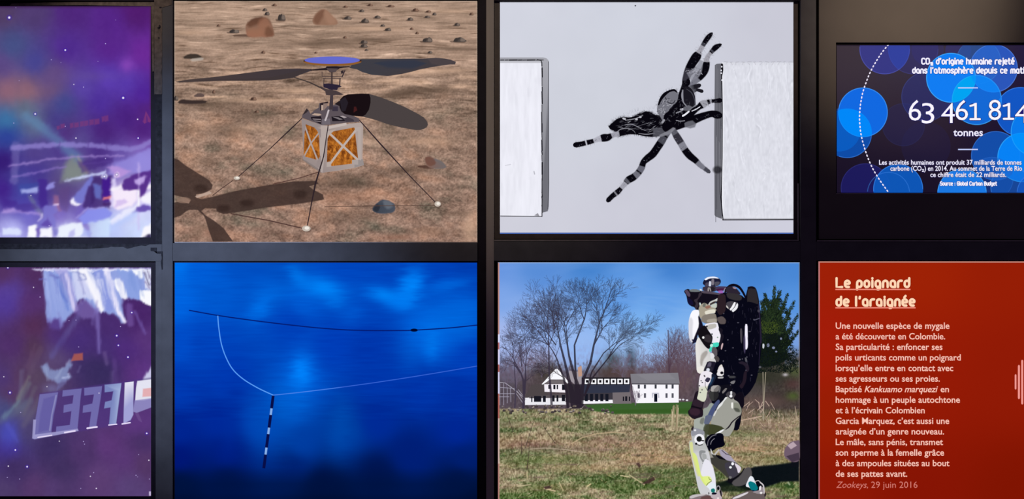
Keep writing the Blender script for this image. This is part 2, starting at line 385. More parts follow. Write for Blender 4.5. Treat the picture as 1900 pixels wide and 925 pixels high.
c.poly('140,299 205,290 206,300 150,320', (62, 34, 118), 6, .5)
for x in (106, 160, 195): c.stroke([(x, 262), (x-1, 284)], 3, (84, 60, 140), 2, .5)
c.poly('200,306 240,290 278,272 278,320 240,322 215,330 198,322', (150, 140, 222), 8, .8); c.poly('195,310 205,305 240,318 215,330', (190, 150, 220), 6, .8)
c.poly('115,333 150,325 192,316 194,321 150,330 118,335', (205, 212, 250), 2, .9)
c.poly('165,328 205,325 206,352 200,385 165,385', (56, 30, 100), 5, .7)
c.poly('30,342 66,338 66,352 34,360', (60, 76, 160), 6, .6)
c.poly('66,332 82,332 84,380 70,386', (66, 40, 140), 5, .8)
c.poly('33,352 56,347 66,346 65,357 36,358', (168, 176, 235), 3, .9); c.poly('82,341 98,337 97,348 83,352', (150, 146, 225), 3, .9)
c.poly('95,362 104,362 108,392 96,390', (170, 110, 140), 5, .6); c.stroke([(96, 380), (103, 379)], 4, (240, 215, 245), 2)
c.poly('105,350 125,345 122,392 108,390', (96, 70, 130), 6, .5); c.stroke([(52, 365), (60, 382), (72, 396)], 8, (112, 120, 150), 6, .6)
c.poly('127,372 150,343 166,325 170,332 162,345 148,378', (120, 124, 212), 4, .85); c.poly('126,373 133,366 134,373 148,378 140,382 127,379', (246, 242, 255), 3)
c.poly('150,385 160,345 170,342 172,370 160,388', (62, 38, 110), 3, .8); c.poly('168,340 184,342 184,368 172,368', (104, 118, 200), 5, .8)
c.poly('186,330 201,329 204,352 203,372 188,374 186,350', (66, 28, 140), 2.5, .95); c.poly('185,376 202,374 203,378 187,381', (72, 40, 110), 2)
c.poly('189,365 204,361 205,368 188,371', (228, 128, 130), 2, .95); c.poly('204,330 211,328 207,380 200,384', (222, 212, 250), 3, .9)
c.stroke([(205, 350), (228, 344), (240, 352), (278, 345)], 8, (252, 248, 255), 6, .9)
c.poly('206,350 230,350 250,352 250,370 240,382 214,390 206,380', (248, 236, 252), 5, .95); c.poly('210,372 228,368 234,374 210,385', (204, 180, 236), 4, .7)
c.poly('222,345 226,335 240,325 256,319 278,314 278,326 272,340 266,358 258,368 254,364 256,350 240,352 226,353', (88, 50, 140), 2.5)
c.poly('246,332 268,325 262,338 252,342 247,340', (186, 160, 226), 3); c.stroke([(254, 300), (254, 425)], 3, (206, 186, 240), 3, .6); c.stroke([(254, 352), (254, 385)], 4, (255, 255, 255), 2)
c.poly('240,393 250,384 262,379 278,382 278,388 268,391 242,396', (106, 84, 176), 3); c.poly('256,366 278,352 278,378 262,376', (250, 248, 255), 4, .9)
c.poly('140,404 160,388 190,385 205,393 200,402 170,412 150,416', (138, 144, 236), 4, .95); c.stroke([(138, 402), (158, 387), (190, 384)], 2.5, (176, 168, 232), 3, .8)
c.poly('196,412 230,388 252,380 250,390 222,408 206,418', (236, 236, 255), 4, .9); c.stroke([(200, 424), (248, 396)], 10, (188, 204, 252), 10, .8)
c.poly('264,420 278,414 278,440 258,440', (250, 248, 255), 3); c.poly('262,440 270,436 278,434 278,441', (50, 42, 80), 1.5)
c.stroke([(0, 393), (28, 391), (40, 394), (70, 396)], 5, (176, 150, 222), 5, .7); c.stroke([(4, 389), (20, 388)], 7, (178, 150, 220), 4, .7)
c.poly('0,386 24,384 26,372 0,368', (62, 30, 132), 8, .5); c.poly('24,376 60,378 66,386 40,394 26,390', (70, 48, 140), 5, .6)
c.poly('0,423 28,422 36,428 34,436 0,436', (222, 230, 255), 4, .9); c.poly('48,418 64,417 62,440 46,440', (250, 250, 255), 3); c.poly('70,423 94,422 93,440 68,440', (245, 245, 255), 3)
c.poly('104,421 124,415 146,412 160,440 102,440', (238, 244, 255), 4, .95); c.poly('160,412 200,405 200,440 165,440', (214, 236, 255), 6, .6)
c.poly('77,382 100,380 104,390 96,398 100,420 95,424 88,412 84,400 76,416 70,424 68,418 76,400', (124, 118, 205), 4, .8); c.poly('70,418 84,404 92,416 88,420', (92, 70, 168), 3, .8)
c.stroke([(68, 410), (74, 396)], 3, (225, 215, 250), 3, .8); c.poly('64,424 70,424 66,436 63,434', (118, 92, 180), 3, .7); c.poly('95,424 102,424 102,436 96,436', (120, 116, 200), 3, .7)
c.poly('123,430 132,424 136,434 130,440 122,438', (184, 182, 238), 3, .8); c.poly('146,438 152,424 164,430 162,440', (168, 178, 240), 3, .8)
c.stroke([(192, 326.5), (187, 327)], 7, (232, 236, 255), 3); c.stroke([(213, 324), (213, 323)], 8, (255, 232, 250), 3)
c.poly('-4,432 -4,440 -282,440 -282,420', (205, 210, 250), 6, .7)
c.warp(1.8, 7, 7, 55, 1)
c.stroke([(-280, 9.5), (278, 9.5)], 6, (66, 36, 84), 5, .7); c.stroke([(277, 9.5), (277, 200)], 5, (78, 34, 88), 4, .7)
c.build('screen_picture', L1.y, d1)
prism('painted_bezel_light', [(20, 6), (80, 4), (150, 3), (286, 1.8), (286, 9.2), (284.6, 60), (285, 132), (281.5, 132), (280.2, 60), (279.6, 10.6), (150, 9), (60, 9.6), (16, 10)], .0035, .006, M_FLAKE_LIGHT, d1, 'dull brown strip along the bezel')  # strip added to show warm light falling on the black bezel
# faint orange-red mirrored lettering
for (x, y, w, h) in ((104, 236, 4, 7), (112, 233, 7, 9), (129, 232, 5, 11), (138, 231, 8, 11), (148, 229, 6, 12), (156, 228, 7, 12), (166, 226, 8, 13), (176, 225, 9, 13), (188, 220, 4, 12), (194, 219, 5, 14)):
    Art(L1).poly([(x-w*.36, y-h*.3), (x+w*.36, y-h*.3-1), (x+w*.36, y+h*.25-1), (x-w*.36, y+h*.3)], (124, 58, 118), feather=3.6, alpha=.6).build('blurred_letter', d1)
Art(L1).line([(265, 226), (268, 208), (274, 224)], 4, (130, 56, 118), alpha=.7, feather=3).build('blurred_letter', d1)
def stars(lst, L, par):
    for (x, y, r) in lst:
        a = Art(L); k = (210, 196, 255) if r < 1.6 else (244, 236, 255)
        if r > 1.9: a.oval(x, y, r*.8, r*.8, (58, 22, 170), alpha=.6, feather=r*1.2, n=16)
        a.oval(x, y, r*.34, r*.34, k, alpha=.5 if r < 1.2 else (.75 if r < 1.8 else 1), feather=r*.55, n=12); a.build('star', par)
stars([(12.5, 30.5, 3.2), (117, 91, 2.4), (192, 79, 1.4), (91, 109, 1.3), (109, 114, 1), (178, 112, 1.1), (133, 155, 1.6), (151, 160, 1.4), (225, 180, 3), (61, 210, 2.4), (252, 220, 1.9), (21, 227, 1.3), (117, 233, 1.4), (31, 148, 1.1), (137, 255, 1.9), (253, 255, 2), (192, 293, 1.5),
       (190, 326.5, 2.6), (213, 323, 2.6), (53, 362, 1.6), (87, 418, 1.4), (211, 35, 1), (25, 12, 1)], L1, d1)

# ======== purple lower left ========
d2, L2 = display('video_screen', 'lower purple screen with white streaks and a slanted sign of mirrored letters', (-282, 495.5, 278.5, 922), (-292, 485.5, 288.3, 948), .012, .006)
c = Canvas(-282, 495.5, 278.5, 922, 2)
F = [(0, 505, (84, 46, 100)), (60, 510, (80, 42, 98)), (15, 545, (86, 60, 160)), (8, 560, (78, 52, 160)), (50, 560, (84, 44, 110)), (60, 605, (84, 42, 84)), (20, 640, (78, 42, 108)), (60, 645, (84, 52, 84)), (30, 700, (84, 52, 92)), (60, 700, (88, 66, 96)), (5, 700, (76, 50, 120)),
     (100, 620, (76, 44, 118)), (95, 660, (90, 70, 120)), (150, 630, (70, 42, 122)), (190, 600, (72, 40, 116)), (190, 640, (70, 42, 120)), (185, 690, (52, 40, 94)), (165, 685, (56, 42, 98)), (250, 590, (72, 32, 108)), (230, 650, (76, 38, 124)), (255, 690, (90, 46, 130)), (268, 630, (88, 48, 125)),
     (60, 740, (84, 58, 96)), (20, 735, (84, 48, 96)), (5, 760, (66, 72, 130)), (35, 760, (92, 90, 122)), (12, 805, (70, 72, 172)), (10, 830, (62, 40, 140)), (40, 800, (72, 60, 110)), (25, 870, (62, 42, 98)), (60, 905, (84, 52, 108)), (90, 830, (58, 42, 98)), (110, 870, (62, 44, 96)), (150, 840, (76, 48, 108)),
     (200, 830, (92, 50, 122)), (230, 850, (88, 50, 120)), (265, 860, (84, 52, 104)), (262, 820, (70, 44, 102)), (180, 890, (92, 58, 118)), (240, 905, (88, 62, 122)), (100, 910, (80, 54, 112)), (255, 790, (92, 50, 130)), (0, 915, (76, 56, 108)), (-150, 600, (80, 45, 110)), (-150, 850, (70, 45, 110))]
c.field(F, 46); c.img *= (1+.03*c.noise(18, 26, 2, 25))[..., None]; c.img += (1.5*c.noise(4, 4, 1, 29))[..., None]; c.img = c.img*.87+c.img.mean(2, keepdims=True)*.13
pale = (146, 164, 226)
c.poly('74,498 278,497 278,566 252,556 224,552 222,566 229,598 222,600 214,585 180,578 176,580 150,552 138,560 134,578 112,600 108,608 104,592 84,598 82,590 78,540', pale, 6, .97)
c.poly('54,499 94,497 160,498 278,497 278,501 150,503 60,502', (222, 220, 250), 2.5, .8)
c.poly('96,500 120,500 132,530 142,575 134,580 126,560 112,525', (176, 170, 226), 5, .8); c.stroke([(118, 510), (134, 575)], 5, (222, 214, 246), 5, .8); c.stroke([(90, 505), (120, 560)], 4, (104, 116, 200), 5, .6); c.stroke([(100, 510), (122, 575)], 5, (92, 120, 206), 4, .5)
c.poly('128,500 165,499 180,545 188,575 178,576 168,556 150,552 140,556 132,520', (206, 212, 244), 5, .9); c.stroke([(150, 503), (172, 540), (185, 572)], 14, (252, 250, 255), 7, .9); c.stroke([(140, 503), (152, 545)], 5, (126, 130, 190), 4, .6)
c.stroke([(130, 503), (150, 508), (156, 518), (140, 520)], 2.5, (120, 130, 190), 2, .7); c.stroke([(70, 518), (82, 518)], 3, (110, 110, 190), 3, .7); c.stroke([(90, 510), (104, 516)], 4, (90, 90, 170), 3, .7)
c.poly('165,500 195,500 208,540 212,575 190,578 185,550', (136, 150, 222), 5, .9); c.stroke([(168, 504), (186, 546)], 3, (102, 120, 190), 3, .5)
c.stroke([(193, 500), (203, 525), (214, 575), (228, 598)], 9, (244, 238, 255), 5, .95, 5); c.poly('204,520 218,516 226,528 232,545 231,556 222,552 214,540', (253, 252, 255), 3)
c.poly('212,500 245,500 256,530 258,556 232,550 226,525', (140, 162, 226), 4, .9); c.poly('240,500 260,500 262,515 256,516', (248, 250, 255), 3); c.poly('256,538 278,540 278,568 266,564 256,556', (250, 250, 255), 3)
c.poly('262,500 278,500 278,540 266,535', (236, 236, 250), 3, .8); c.stroke([(262, 502), (274, 530)], 2.5, (80, 70, 110), 2, .7); c.stroke([(270, 500), (277, 520)], 2.5, (96, 80, 120), 2, .6); c.stroke([(265, 522), (277, 540)], 2, (120, 100, 150), 2, .6)
c.poly('134,580 138,565 150,556 164,562 176,580 170,590 150,592', (124, 104, 176), 8, .7)
c.poly('82,592 108,590 112,604 104,612 88,608', (96, 76, 160), 9, .6)
c.stroke([(176, 575), (178, 620), (181, 655)], 7, (128, 112, 186), 7, .75, 4); c.stroke([(140, 590), (112, 630), (92, 660)], 10, (100, 92, 156), 9, .5); c.stroke([(236, 568), (238, 600)], 12, (122, 92, 168), 7, .6); c.stroke([(246, 578), (266, 618)], 5, (116, 94, 172), 5, .6)
c.stroke([(190, 655), (194, 675)], 6, (116, 94, 150), 7, .5); c.stroke([(208, 670), (212, 730)], 8, (110, 76, 150), 8, .35); c.stroke([(36, 690), (34, 740)], 8, (104, 96, 130), 8, .5); c.stroke([(24, 755), (50, 712)], 8, (112, 120, 128), 9, .5); c.stroke([(0, 780), (50, 745)], 14, (96, 104, 132), 12, .5); c.stroke([(40, 790), (70, 740)], 10, (100, 92, 118), 9, .5)
c.poly('72,680 82,674 92,688 112,684 126,672 130,678 122,692 128,700 118,708 104,712 86,704 76,692', (134, 148, 196), 6, .85); c.stroke([(112, 702), (124, 700), (124, 694)], 3, (186, 194, 230), 3, .8); c.blob(92, 722, 16, 10, (120, 118, 170), .6); c.poly('100,728 104,710 122,700 118,712', (112, 112, 168), 5, .6)
c.blob(12, 808, 18, 26, (72, 74, 180), .8); c.blob(120, 640, 30, 18, (66, 44, 124), .4)
c.poly('262,706 270,690 278,680 278,735 258,735 250,712', (206, 206, 236), 5, .95); c.poly('225,712 244,709 243,735 226,742', (236, 240, 255), 3, .0)
rk = random.Random(5)
for (x0, y0, dx, ln, n, cc) in ((80, 505, .10, 80, 12, (170, 184, 238)), (130, 505, .26, 60, 16, (214, 214, 246)), (170, 505, .22, 60, 14, (236, 236, 252)), (200, 503, .22, 55, 10, (160, 172, 232)), (232, 503, .2, 45, 10, (120, 146, 214)), (100, 505, .2, 60, 8, (112, 124, 200))):
    for _ in range(n):
        x = x0+rk.uniform(-4, 26); y = y0+rk.uniform(0, 18); l = ln*rk.uniform(.4, .95); c.stroke([(x, y), (x+dx*l*.4, y+l*.5), (x+dx*l*1.1, y+l)], rk.uniform(2, 5), cc, 4, .35, 1)
for (x0, y0, x1, y1, w, cc, a) in ((90, 596, 84, 560, 6, (140, 150, 210), .5), (110, 606, 104, 580, 5, (130, 132, 196), .5), (150, 560, 138, 590, 8, (104, 88, 160), .4), (168, 600, 176, 560, 7, (120, 104, 176), .4), (80, 684, 84, 706, 4, (156, 170, 206), .6), (100, 702, 112, 684, 4, (160, 172, 208), .6), (120, 676, 128, 668, 4, (170, 178, 214), .6), (140, 690, 146, 680, 3, (120, 110, 160), .5), (205, 690, 204, 720, 4, (120, 100, 160), .4), (48, 680, 60, 640, 10, (100, 74, 104), .4), (70, 648, 40, 720, 12, (104, 84, 110), .3), (28, 740, 50, 700, 6, (134, 142, 130), .4), (2, 775, 30, 745, 8, (110, 140, 160), .45), (60, 720, 40, 770, 8, (106, 100, 116), .4), (10, 790, 28, 820, 10, (86, 88, 190), .4)):
    c.stroke([(x0, y0), (x1, y1)], w, cc, 7, a, w*.5)
for _ in range(18):
    x = rk.uniform(70, 270); c.stroke([(x, 499+rk.uniform(0, 2)), (x+rk.uniform(6, 16), 500+rk.uniform(0, 4))], rk.uniform(1, 2.5), (246, 246, 255), 2, .8)
c.warp(1.6, 4, 18, 65, 0)
c.stroke([(-280, 496), (278, 496)], 3, (60, 40, 90), 3, .3)
c.build('screen_picture', L2.y, d2)
sg = Art(L2).poly('70,732 277,702 277,755 236,757 240,784 200,790 58,815', (78, 54, 128), feather=4, alpha=.6).build('mirrored_sign', d2)
LT = (116, 112, 176)
def letter(polys, col=LT):
    a = Art(L2)
    for p in polys:
        a.poly(p, lambda x, y: tuple(np.array(col if not callable(col) else col(x, y))), feather=1.7, alpha=.86)
    a.build('sign_letter', sg)
letter(['70,733 103,729 99,750 94,772 90,806 58,815 62,780'])
Art(L2).poly('78,742 96,736 92,770 84,798 68,802 72,770', (92, 84, 156), feather=4, alpha=.6).build('sign_shade', sg)
Art(L2).line([(100, 734), (92, 770), (88, 800)], 1.6, (150, 150, 196), alpha=.6, feather=1).build('sign_shade', sg)
letter(['113,725.5 147,722 145,735 139,798 100,804 101,793 126,790 129,763 114,766 115,753 131,750 133,733 112,736'])
letter(['153,721 185,717.5 182,740 174,791 162,794 166,764 150,766 151,754 168,750 171,732 153,734'])
letter(['191,715 221,712 219,725 211,788 199,790 202,756 190,758 192,747 204,744 207,726 191,728'], lambda x, y: (126+70*max(0, 1-abs(x-216)/8), 140+76*max(0, 1-abs(x-216)/8), 196+50*max(0, 1-abs(x-216)/8)))
letter(['228.6,711 244,709 243,745 243,770 238,780 226,786 227,760'], lambda x, y: (240, 240, 255) if y < 742 else (170, 172, 224))
letter(['252,708 277,705 277,740 264,743 248,744 250,720'], (238, 238, 250)); letter(['247,744 277,740 277,756 250,766 244,764'], (146, 140, 196))
letter(['58,780 62,780 60,808 100,803 140,797 141,800 60,815 56,814'], (160, 156, 206))
for p, w in (([(116, 803.5), (135, 800.5)], 3), ([(158, 795.5), (176, 793)], 3.2), ([(198, 789.5), (213, 788)], 2.2), ([(223, 787.5), (238, 785)], 2.6), ([(66, 812.5), (92, 808.5)], 2.2)): Art(L2).line(p, w, (228, 216, 246)).build('sign_edge_light', sg)
Art(L2).poly('263,723 277,721 277,735 262,736', (226, 150, 150), feather=3, alpha=.75).build('orange_mark', d2)
Art(L2).poly('135,659 148,657 148,667 130,669', (168, 90, 80), feather=4.5, alpha=.85).build('orange_mark', d2)
Art(L2).poly('248,768 252,766 256,775 260,784 254,780', (120, 90, 150), feather=2, alpha=.4).build('smudge', d2)
stars([(10, 496.5, 2), (58, 533, 1.6), (70, 551, 1.5), (124, 595, 1.2), (137, 594, 1.3), (241, 580, 2.1), (220, 606, 1.3), (213, 623, 2.3), (216, 641, 2), (234, 663, 2.1), (142, 644, 1.4), (2.5, 699.5, 1.7), (14, 729, 2.5), (83, 718, 1.6), (180, 730, 1.6), (34, 766, 1.2), (24, 836, 2.2), (11, 866, 1.9),
       (46, 867, 2.3), (9, 887, 1.3), (32, 890, 1.4), (106, 819.5, 1.7), (151, 820, 1.4), (153, 825, 1.2), (170, 878, 1.3), (164, 885, 1.7), (175, 907.5, 1.8), (146, 907.5, 1.2), (249, 883, 1.5), (252, 886, 1.1), (269, 805, 2.2), (254, 844.5, 1.2), (273, 855, 1.8), (274, 890, 1.3)], L2, d2)
Art(L2).poly('273.5,913.5 276.5,913.5 276.5,920.5 273.5,920.5', (190, 176, 210), feather=1).build('star', d2)
# ======== helicopter on a rocky desert ========
d3, L3 = display('video_screen', 'screen showing a small four-bladed helicopter standing on reddish rocky ground', (322.5, 1, 885.5, 448.5), (321, .5, 886, 448.5), .004, .003)
c = Canvas(322.5, 1, 885.5, 448.5, 1)
Y = c.Y; X = c.X; t = np.clip(Y/449, 0, 1)[..., None]
far = np.clip((150-Y)/110, 0, 1); near = np.clip((Y-150)/120, 0, 1)
base = (1-t)*np.array((164, 137, 118))+t*np.array((144, 115, 101)); c.img = base*np.ones_like(c.img)
wob = 7*c.noise(90, 60, 2, 77)
mid = np.exp(-((Y-165)/55)**2); top = np.clip((110-Y)/60, 0, 1)
s1 = c.noise(46, 2.8, 3, 1, wy=wob*.5); s2 = c.noise(26, 5.5, 3, 2, wy=wob, rot=-2); s3 = c.noise(16, 8, 4, 3, rot=10, wy=wob); g1 = c.noise(2.2, 1.9, 1, 4); g2 = c.noise(4.2, 3.2, 2, 11); b1 = c.noise(120, 34, 2, 6); b2 = c.noise(60, 16, 3, 8, rot=6, wy=wob)
v = far*(21*s1+9*s2)+(1-far)*(1-near)*(10*s1+22*s2+9*g2)+near*(8*s2+22*s3+13*g2)
v = v+(4+9*near+5*mid)*g1+11*b1+9*b2
c.img += v[..., None]*np.array((1.16, 1.0, .90))
d1_ = np.clip(-c.noise(34, 2.3, 2, 91, wy=wob*.5)-.45, 0, 1)*np.clip((250-Y)/120, 0, 1); c.img -= (95*d1_)[..., None]*np.array((1, .92, .86))
d2_ = np.clip(c.noise(40, 2.6, 2, 93, wy=wob*.5)-.5, 0, 1)*np.clip((250-Y)/120, 0, 1); c.img += (80*d2_)[..., None]*np.array((1, .92, .84))
k = c.noise(64, 10, 3, 14, wy=wob); c.img += (np.clip(k-.15, 0, 1)*mid)[..., None]*np.array((74, 62, 50)); c.img -= (np.clip(-k-.2, 0, 1)*mid)[..., None]*np.array((66, 56, 50))
gg = c.noise(46, 26, 3, 8, rot=8); c.img += (np.clip(gg-.1, 0, 1)*near)[..., None]*np.array((-44, -24, -22)); c.img += (np.clip(-gg-.1, 0, 1)*near)[..., None]*np.array((44, 26, 16))
for (x, y, rx, ry, a) in ((600, 80, 60, 7, .6), (560, 117, 40, 6, .7), (380, 195, 70, 8, .45), (430, 240, 45, 12, .45), (800, 165, 50, 7, .7), (735, 176, 40, 5, .7), (460, 290, 60, 10, .3), (640, 340, 60, 10, .35), (380, 300, 24, 6, .4), (760, 315, 50, 9, .45), (640, 400, 60, 14, .35), (800, 430, 60, 8, .35), (850, 90, 60, 4, .5), (690, 73, 50, 3.5, .6), (360, 105, 30, 2.5, .5), (470, 215, 40, 6, .4), (750, 170, 26, 5, .6), (440, 80, 40, 3, .4), (480, 50, 30, 2, .4), (345, 240, 16, 6, .4), (560, 250, 30, 6, .3), (850, 395, 30, 6, .4), (640, 330, 40, 12, .3)):
    c.blob(x, y, rx, ry, (88, 70, 58), a)
for (x, y, rx, ry, a) in ((765, 132, 60, 7, .6), (680, 52, 60, 4, .6), (556, 168, 44, 6, .7), (470, 185, 60, 5, .5), (800, 262, 50, 10, .45), (872, 425, 16, 30, .6), (690, 262, 40, 8, .35), (740, 150, 50, 5, .5), (440, 140, 60, 5, .35), (350, 60, 30, 4, .5), (840, 20, 50, 4, .4), (540, 185, 50, 5, .4), (830, 130, 50, 4, .5), (480, 237, 40, 6, .4)):
    c.blob(x, y, rx, ry, (214, 176, 148), a)
c.blob(380, 430, 40, 20, (176, 124, 102), .35); c.blob(640, 365, 60, 12, (164, 112, 86), .4); c.blob(735, 440, 30, 6, (150, 96, 76), .4)
edge_m = np.clip(1-(np.minimum.reduce([X-322.5, 885.5-X, Y-1])/2.5), 0, 1); c.mix(edge_m*.45, (190, 176, 160))
c.build('screen_picture', L3.y, d3)
# rocks shown on the screen
Art.rounding = True
def rock(x, y, w, h, kind=0, sd=0):
    r = random.Random(sd*31+int(x)); a = Art(L3); h *= .82; w *= .95
    dark, midc, lite = (((66, 46, 40), (106, 80, 68), (150, 118, 100)), ((54, 47, 46), (84, 74, 70), (132, 116, 106)))[kind]
    pts = []
    n = 11
    for i in range(n):
        q = math.pi*i/(n-1); pts.append((x-w/2*math.cos(q)*r.uniform(.9, 1.05), y-h*math.sin(q)**.8*r.uniform(.62, 1.12)))
    a.poly([(x-w*.8, y-h*.12), (x+w*.3, y-h*.15), (x+w*.45, y+h*.12), (x-w*.6, y+h*.1)], (88, 68, 58), feather=max(1, h*.12), alpha=.8)
    a.poly(pts, lambda px, py: tuple(np.array(midc)*(1-.5*max(0, (x-px)/w))+np.array((20, 16, 12))*max(0, (px-x)/w)), feather=.6)
    a.poly([(x-w*.42, y-h*.1), (x-w*.38, y-h*.62), (x-w*.12, y-h*.86), (x+w*.05, y-h*.8), (x-w*.15, y-h*.5), (x-w*.2, y-h*.1)], dark, feather=1, alpha=.7)
    a.poly([(x+w*.05, y-h*.2), (x+w*.12, y-h*.75), (x+w*.3, y-h*.6), (x+w*.38, y-h*.2)], lite, feather=1.2, alpha=.7)
    a.build('rock', d3)
a = Art(L3, (310, 0, 4.023)); a.poly('490,262 590,256 640,268 500,268', (80, 56, 46), feather=2, alpha=.8)
a.poly('590,180 640,140 720,126 760,150 778,190 788,232 790,262 740,268 690,264 640,270 598,262 588,215', lambda x, y: (138-28*(y < 42)+10*(y > 60), 102-18*(y < 42), 84-12*(y < 42)), smooth=False, feather=2)
a.poly('600,178 645,142 715,132 690,165 640,178 615,190', (96, 62, 46), feather=4, alpha=.8); a.poly('690,165 730,140 752,158 748,200 735,250 720,262 700,225', (150, 104, 82), feather=5, alpha=.8); a.poly('640,225 700,230 690,262 620,262 600,235', (156, 108, 84), feather=5, alpha=.7); a.poly('745,200 775,225 785,258 735,262', (110, 74, 56), feather=4, alpha=.8)
a.build('boulder', d3)
a = Art(L3, (590, 0, 4.022)); a.poly('-38,150 -20,110 10,82 40,68 68,82 100,120 135,150 142,176 60,180 0,178 -30,174', (146, 110, 90), feather=2); a.poly('-30,150 -10,110 35,72 30,110 5,150 -5,172', (108, 72, 56), feather=4, alpha=.7); a.poly('50,80 95,125 125,160 80,168', (166, 126, 104), feather=5, alpha=.6); a.build('boulder', d3)
for i, (x, y, w, h, kd) in enumerate(((434, 60, 20, 8, 1), (522, 37, 15, 16, 1), (495, 27, 9, 7, 1), (491, 19, 8, 5, 1), (645, 35, 15, 7, 1), (677, 41, 15, 9, 1), (700, 33, 12, 6, 1), (761, 37, 11, 6, 1), (720, 56, 12, 6, 1), (710, 48, 8, 4, 1), (675, 80, 14, 8, 1), (675, 87, 14, 7, 1), (680, 93, 6, 3, 1), (793, 77, 20, 10, 1), (853, 77, 26, 11, 1),
                                        (798, 98, 8, 5, 1), (848, 47, 11, 6, 1), (488, 98, 7, 5, 0), (405, 48, 6, 4, 0), (771, 20, 12, 6, 0), (725, 12, 14, 4, 0), (795, 22, 10, 4, 0), (806, 27, 7, 5, 1), (793, 32, 10, 4, 1), (687, 10, 10, 4, 0), (671, 21, 9, 5, 1), (641, 13, 8, 4, 0), (586, 98, 5, 3, 0), (774, 62, 6, 4, 0), (875, 27, 7, 5, 0), (764, 54, 6, 4, 0), (640, 70, 6, 4, 0), (370, 178, 16, 6, 1), (470, 185, 12, 6, 0), (476, 208, 8, 4, 0), (509, 10, 8, 4, 0), (396, 172, 5, 7, 0), (326, 185, 8, 10, 1))):
    rock(x, y, w, h, kd, i)
a = Art(L3, (310, 0, 4.023)); a.poly('115,430 160,405 220,405 258,425 180,432', (62, 52, 46), feather=2); a.poly('170,445 265,432 260,442 190,450', (186, 176, 166), feather=2, alpha=.7); a.build('rock', d3)
a = Art(L3, (310, 0, 4.023)); a.poly('75,765 110,742 150,750 290,752 280,765 160,770', (58, 46, 44), feather=2); a.poly('195,715 240,698 268,705 270,718', (96, 78, 74), feather=2); a.build('rock', d3)
a = Art(L3, (590, 220, 3.853)); a.poly('700,340 780,335 830,350 780,352', (78, 52, 44), feather=2, alpha=.9); a.poly('765,280 790,272 830,285 880,305 915,340 905,350 850,352 800,348 775,325', lambda x, y: (128, 98, 88) if x < 806 else (112, 104, 104), feather=1.5); a.poly('768,282 790,275 825,290 840,320 800,335 778,318', (110, 72, 60), feather=2, alpha=.8); a.build('rock', d3)
a = Art(L3, (590, 220, 3.853)); a.poly('388,650 405,620 455,580 500,588 545,610 548,650 530,668 460,676 410,668', lambda x, y: (74-14*(x < 705), 80-14*(x < 705), 92-14*(x < 705)), feather=1.5); a.poly('470,590 510,595 530,620 500,640 480,620', (112, 118, 128), feather=3, alpha=.6); a.poly('395,650 420,615 440,625 425,662', (40, 42, 50), feather=2, alpha=.8); a.build('rock', d3)
Art.rounding = False
# shadow of the machine on the ground
SH = (66, 50, 46)
def shade_blob(a, x, y, rx, ry): a.oval(x, y, rx, ry, (34, 20, 18), alpha=.5, feather=7)
a = Art(L3); a.poly('323,294 330,297 344,308 370,324 386,334 393,343 391,350 378,357 363,360 362,367 374,370 400,364 440,354 490,345 543,337 585,336 590,340 572,345 580,352 598,361 600,369 585,372 559,376 492,384 450,391 414,396 402,391 401,386 380,385 372,391 379,399 395,409 414,424 431,447 395,447 388,428 381,405 378,399 366,388 350,388 344,391 334,399 323,403 323,376 334,374 350,378 353,371 345,366 323,361', SH, feather=2, alpha=.93)
a.oval(340, 371, 12, 4.5, (140, 112, 98), alpha=.75, feather=2); a.poly('362,364 388,355 392,358 366,366', (196, 172, 158), feather=1.5, alpha=.7)
for q in ((372, 349, 9, 4), (556, 360, 9, 5), (458, 376, 9, 3.5), (414, 386, 8, 3)): shade_blob(a, *q)
a.build('rotor_shadow', d3)
a = Art(L3)
a.line([(432, 334), (411, 349), (394, 362)], 1.6, (88, 66, 60)).line([(560, 423), (500, 409), (428, 396)], 1.8, (78, 54, 50)).line([(596, 317), (555, 330), (506, 341)], 1.5, (84, 56, 52)).line([(808, 381), (700, 381.5), (602, 383)], 1.4, (88, 66, 58), alpha=.8)
a.build('leg_shadow', d3)
# the helicopter
T = (520, 90, 3.854)
a = Art(L3, T); a.poly('150,500 295,545 345,552 585,528 590,560 585,790 595,832 530,850 400,872 295,886 165,795 158,600', lambda x, y: (176, 160, 154) if x > 598 else (150, 136, 134), feather=.7)
a.poly('290,548 338,555 300,884 272,872', (186, 172, 166), feather=1, alpha=.7); a.poly('345,553 470,530 472,545 348,572', (196, 182, 176), feather=.8); a.poly('530,795 590,790 596,830 530,850', (150, 140, 138), feather=.6); a.poly('160,770 180,800 290,872 285,886 165,800', (128, 116, 112), feather=1, alpha=.7)
body = a.build('helicopter_body', d3)
def foil(quad, holes=None):
    P = np.array([(T[0]+x/T[2], T[1]+y/T[2]) for x, y in quad]); n = 26; vs = []; cs = []; fs = []; y0 = L3.step(); r2 = np.random.RandomState(int(P[0, 0]))
    N = r2.rand(n+1, n+1); N2 = r2.rand(8, 8)
    for j in range(n+1):
        for i in range(n+1):
            u, v = i/n, j/n; p = (P[0]*(1-u)+P[1]*u)*(1-v)+(P[3]*(1-u)+P[2]*u)*v
            b = N2[int(u*6.9), int(v*6.9)]*.5+N[i, j]*.5
            vs.append(tuple(W(p[0], p[1], y0))); col = np.array((96, 44, 14))*(1-b)+np.array((222, 140, 52))*b; cs.append(tuple(col)+(1.,))
    for j in range(n):
        for i in range(n): k = j*(n+1)+i; fs.append((k, k+1, k+n+2, k+n+1))
    q = Art(L3); q.v, q.f, q.c = vs, fs, cs; return q.build('foil_panel', body, 'crinkled orange foil panel')
foil([(176, 538), (272, 574), (284, 800), (164, 768)]); foil([(338, 598), (530, 562), (556, 790), (332, 812)])
foil([(395, 592), (530, 562), (512, 822), (360, 840)])
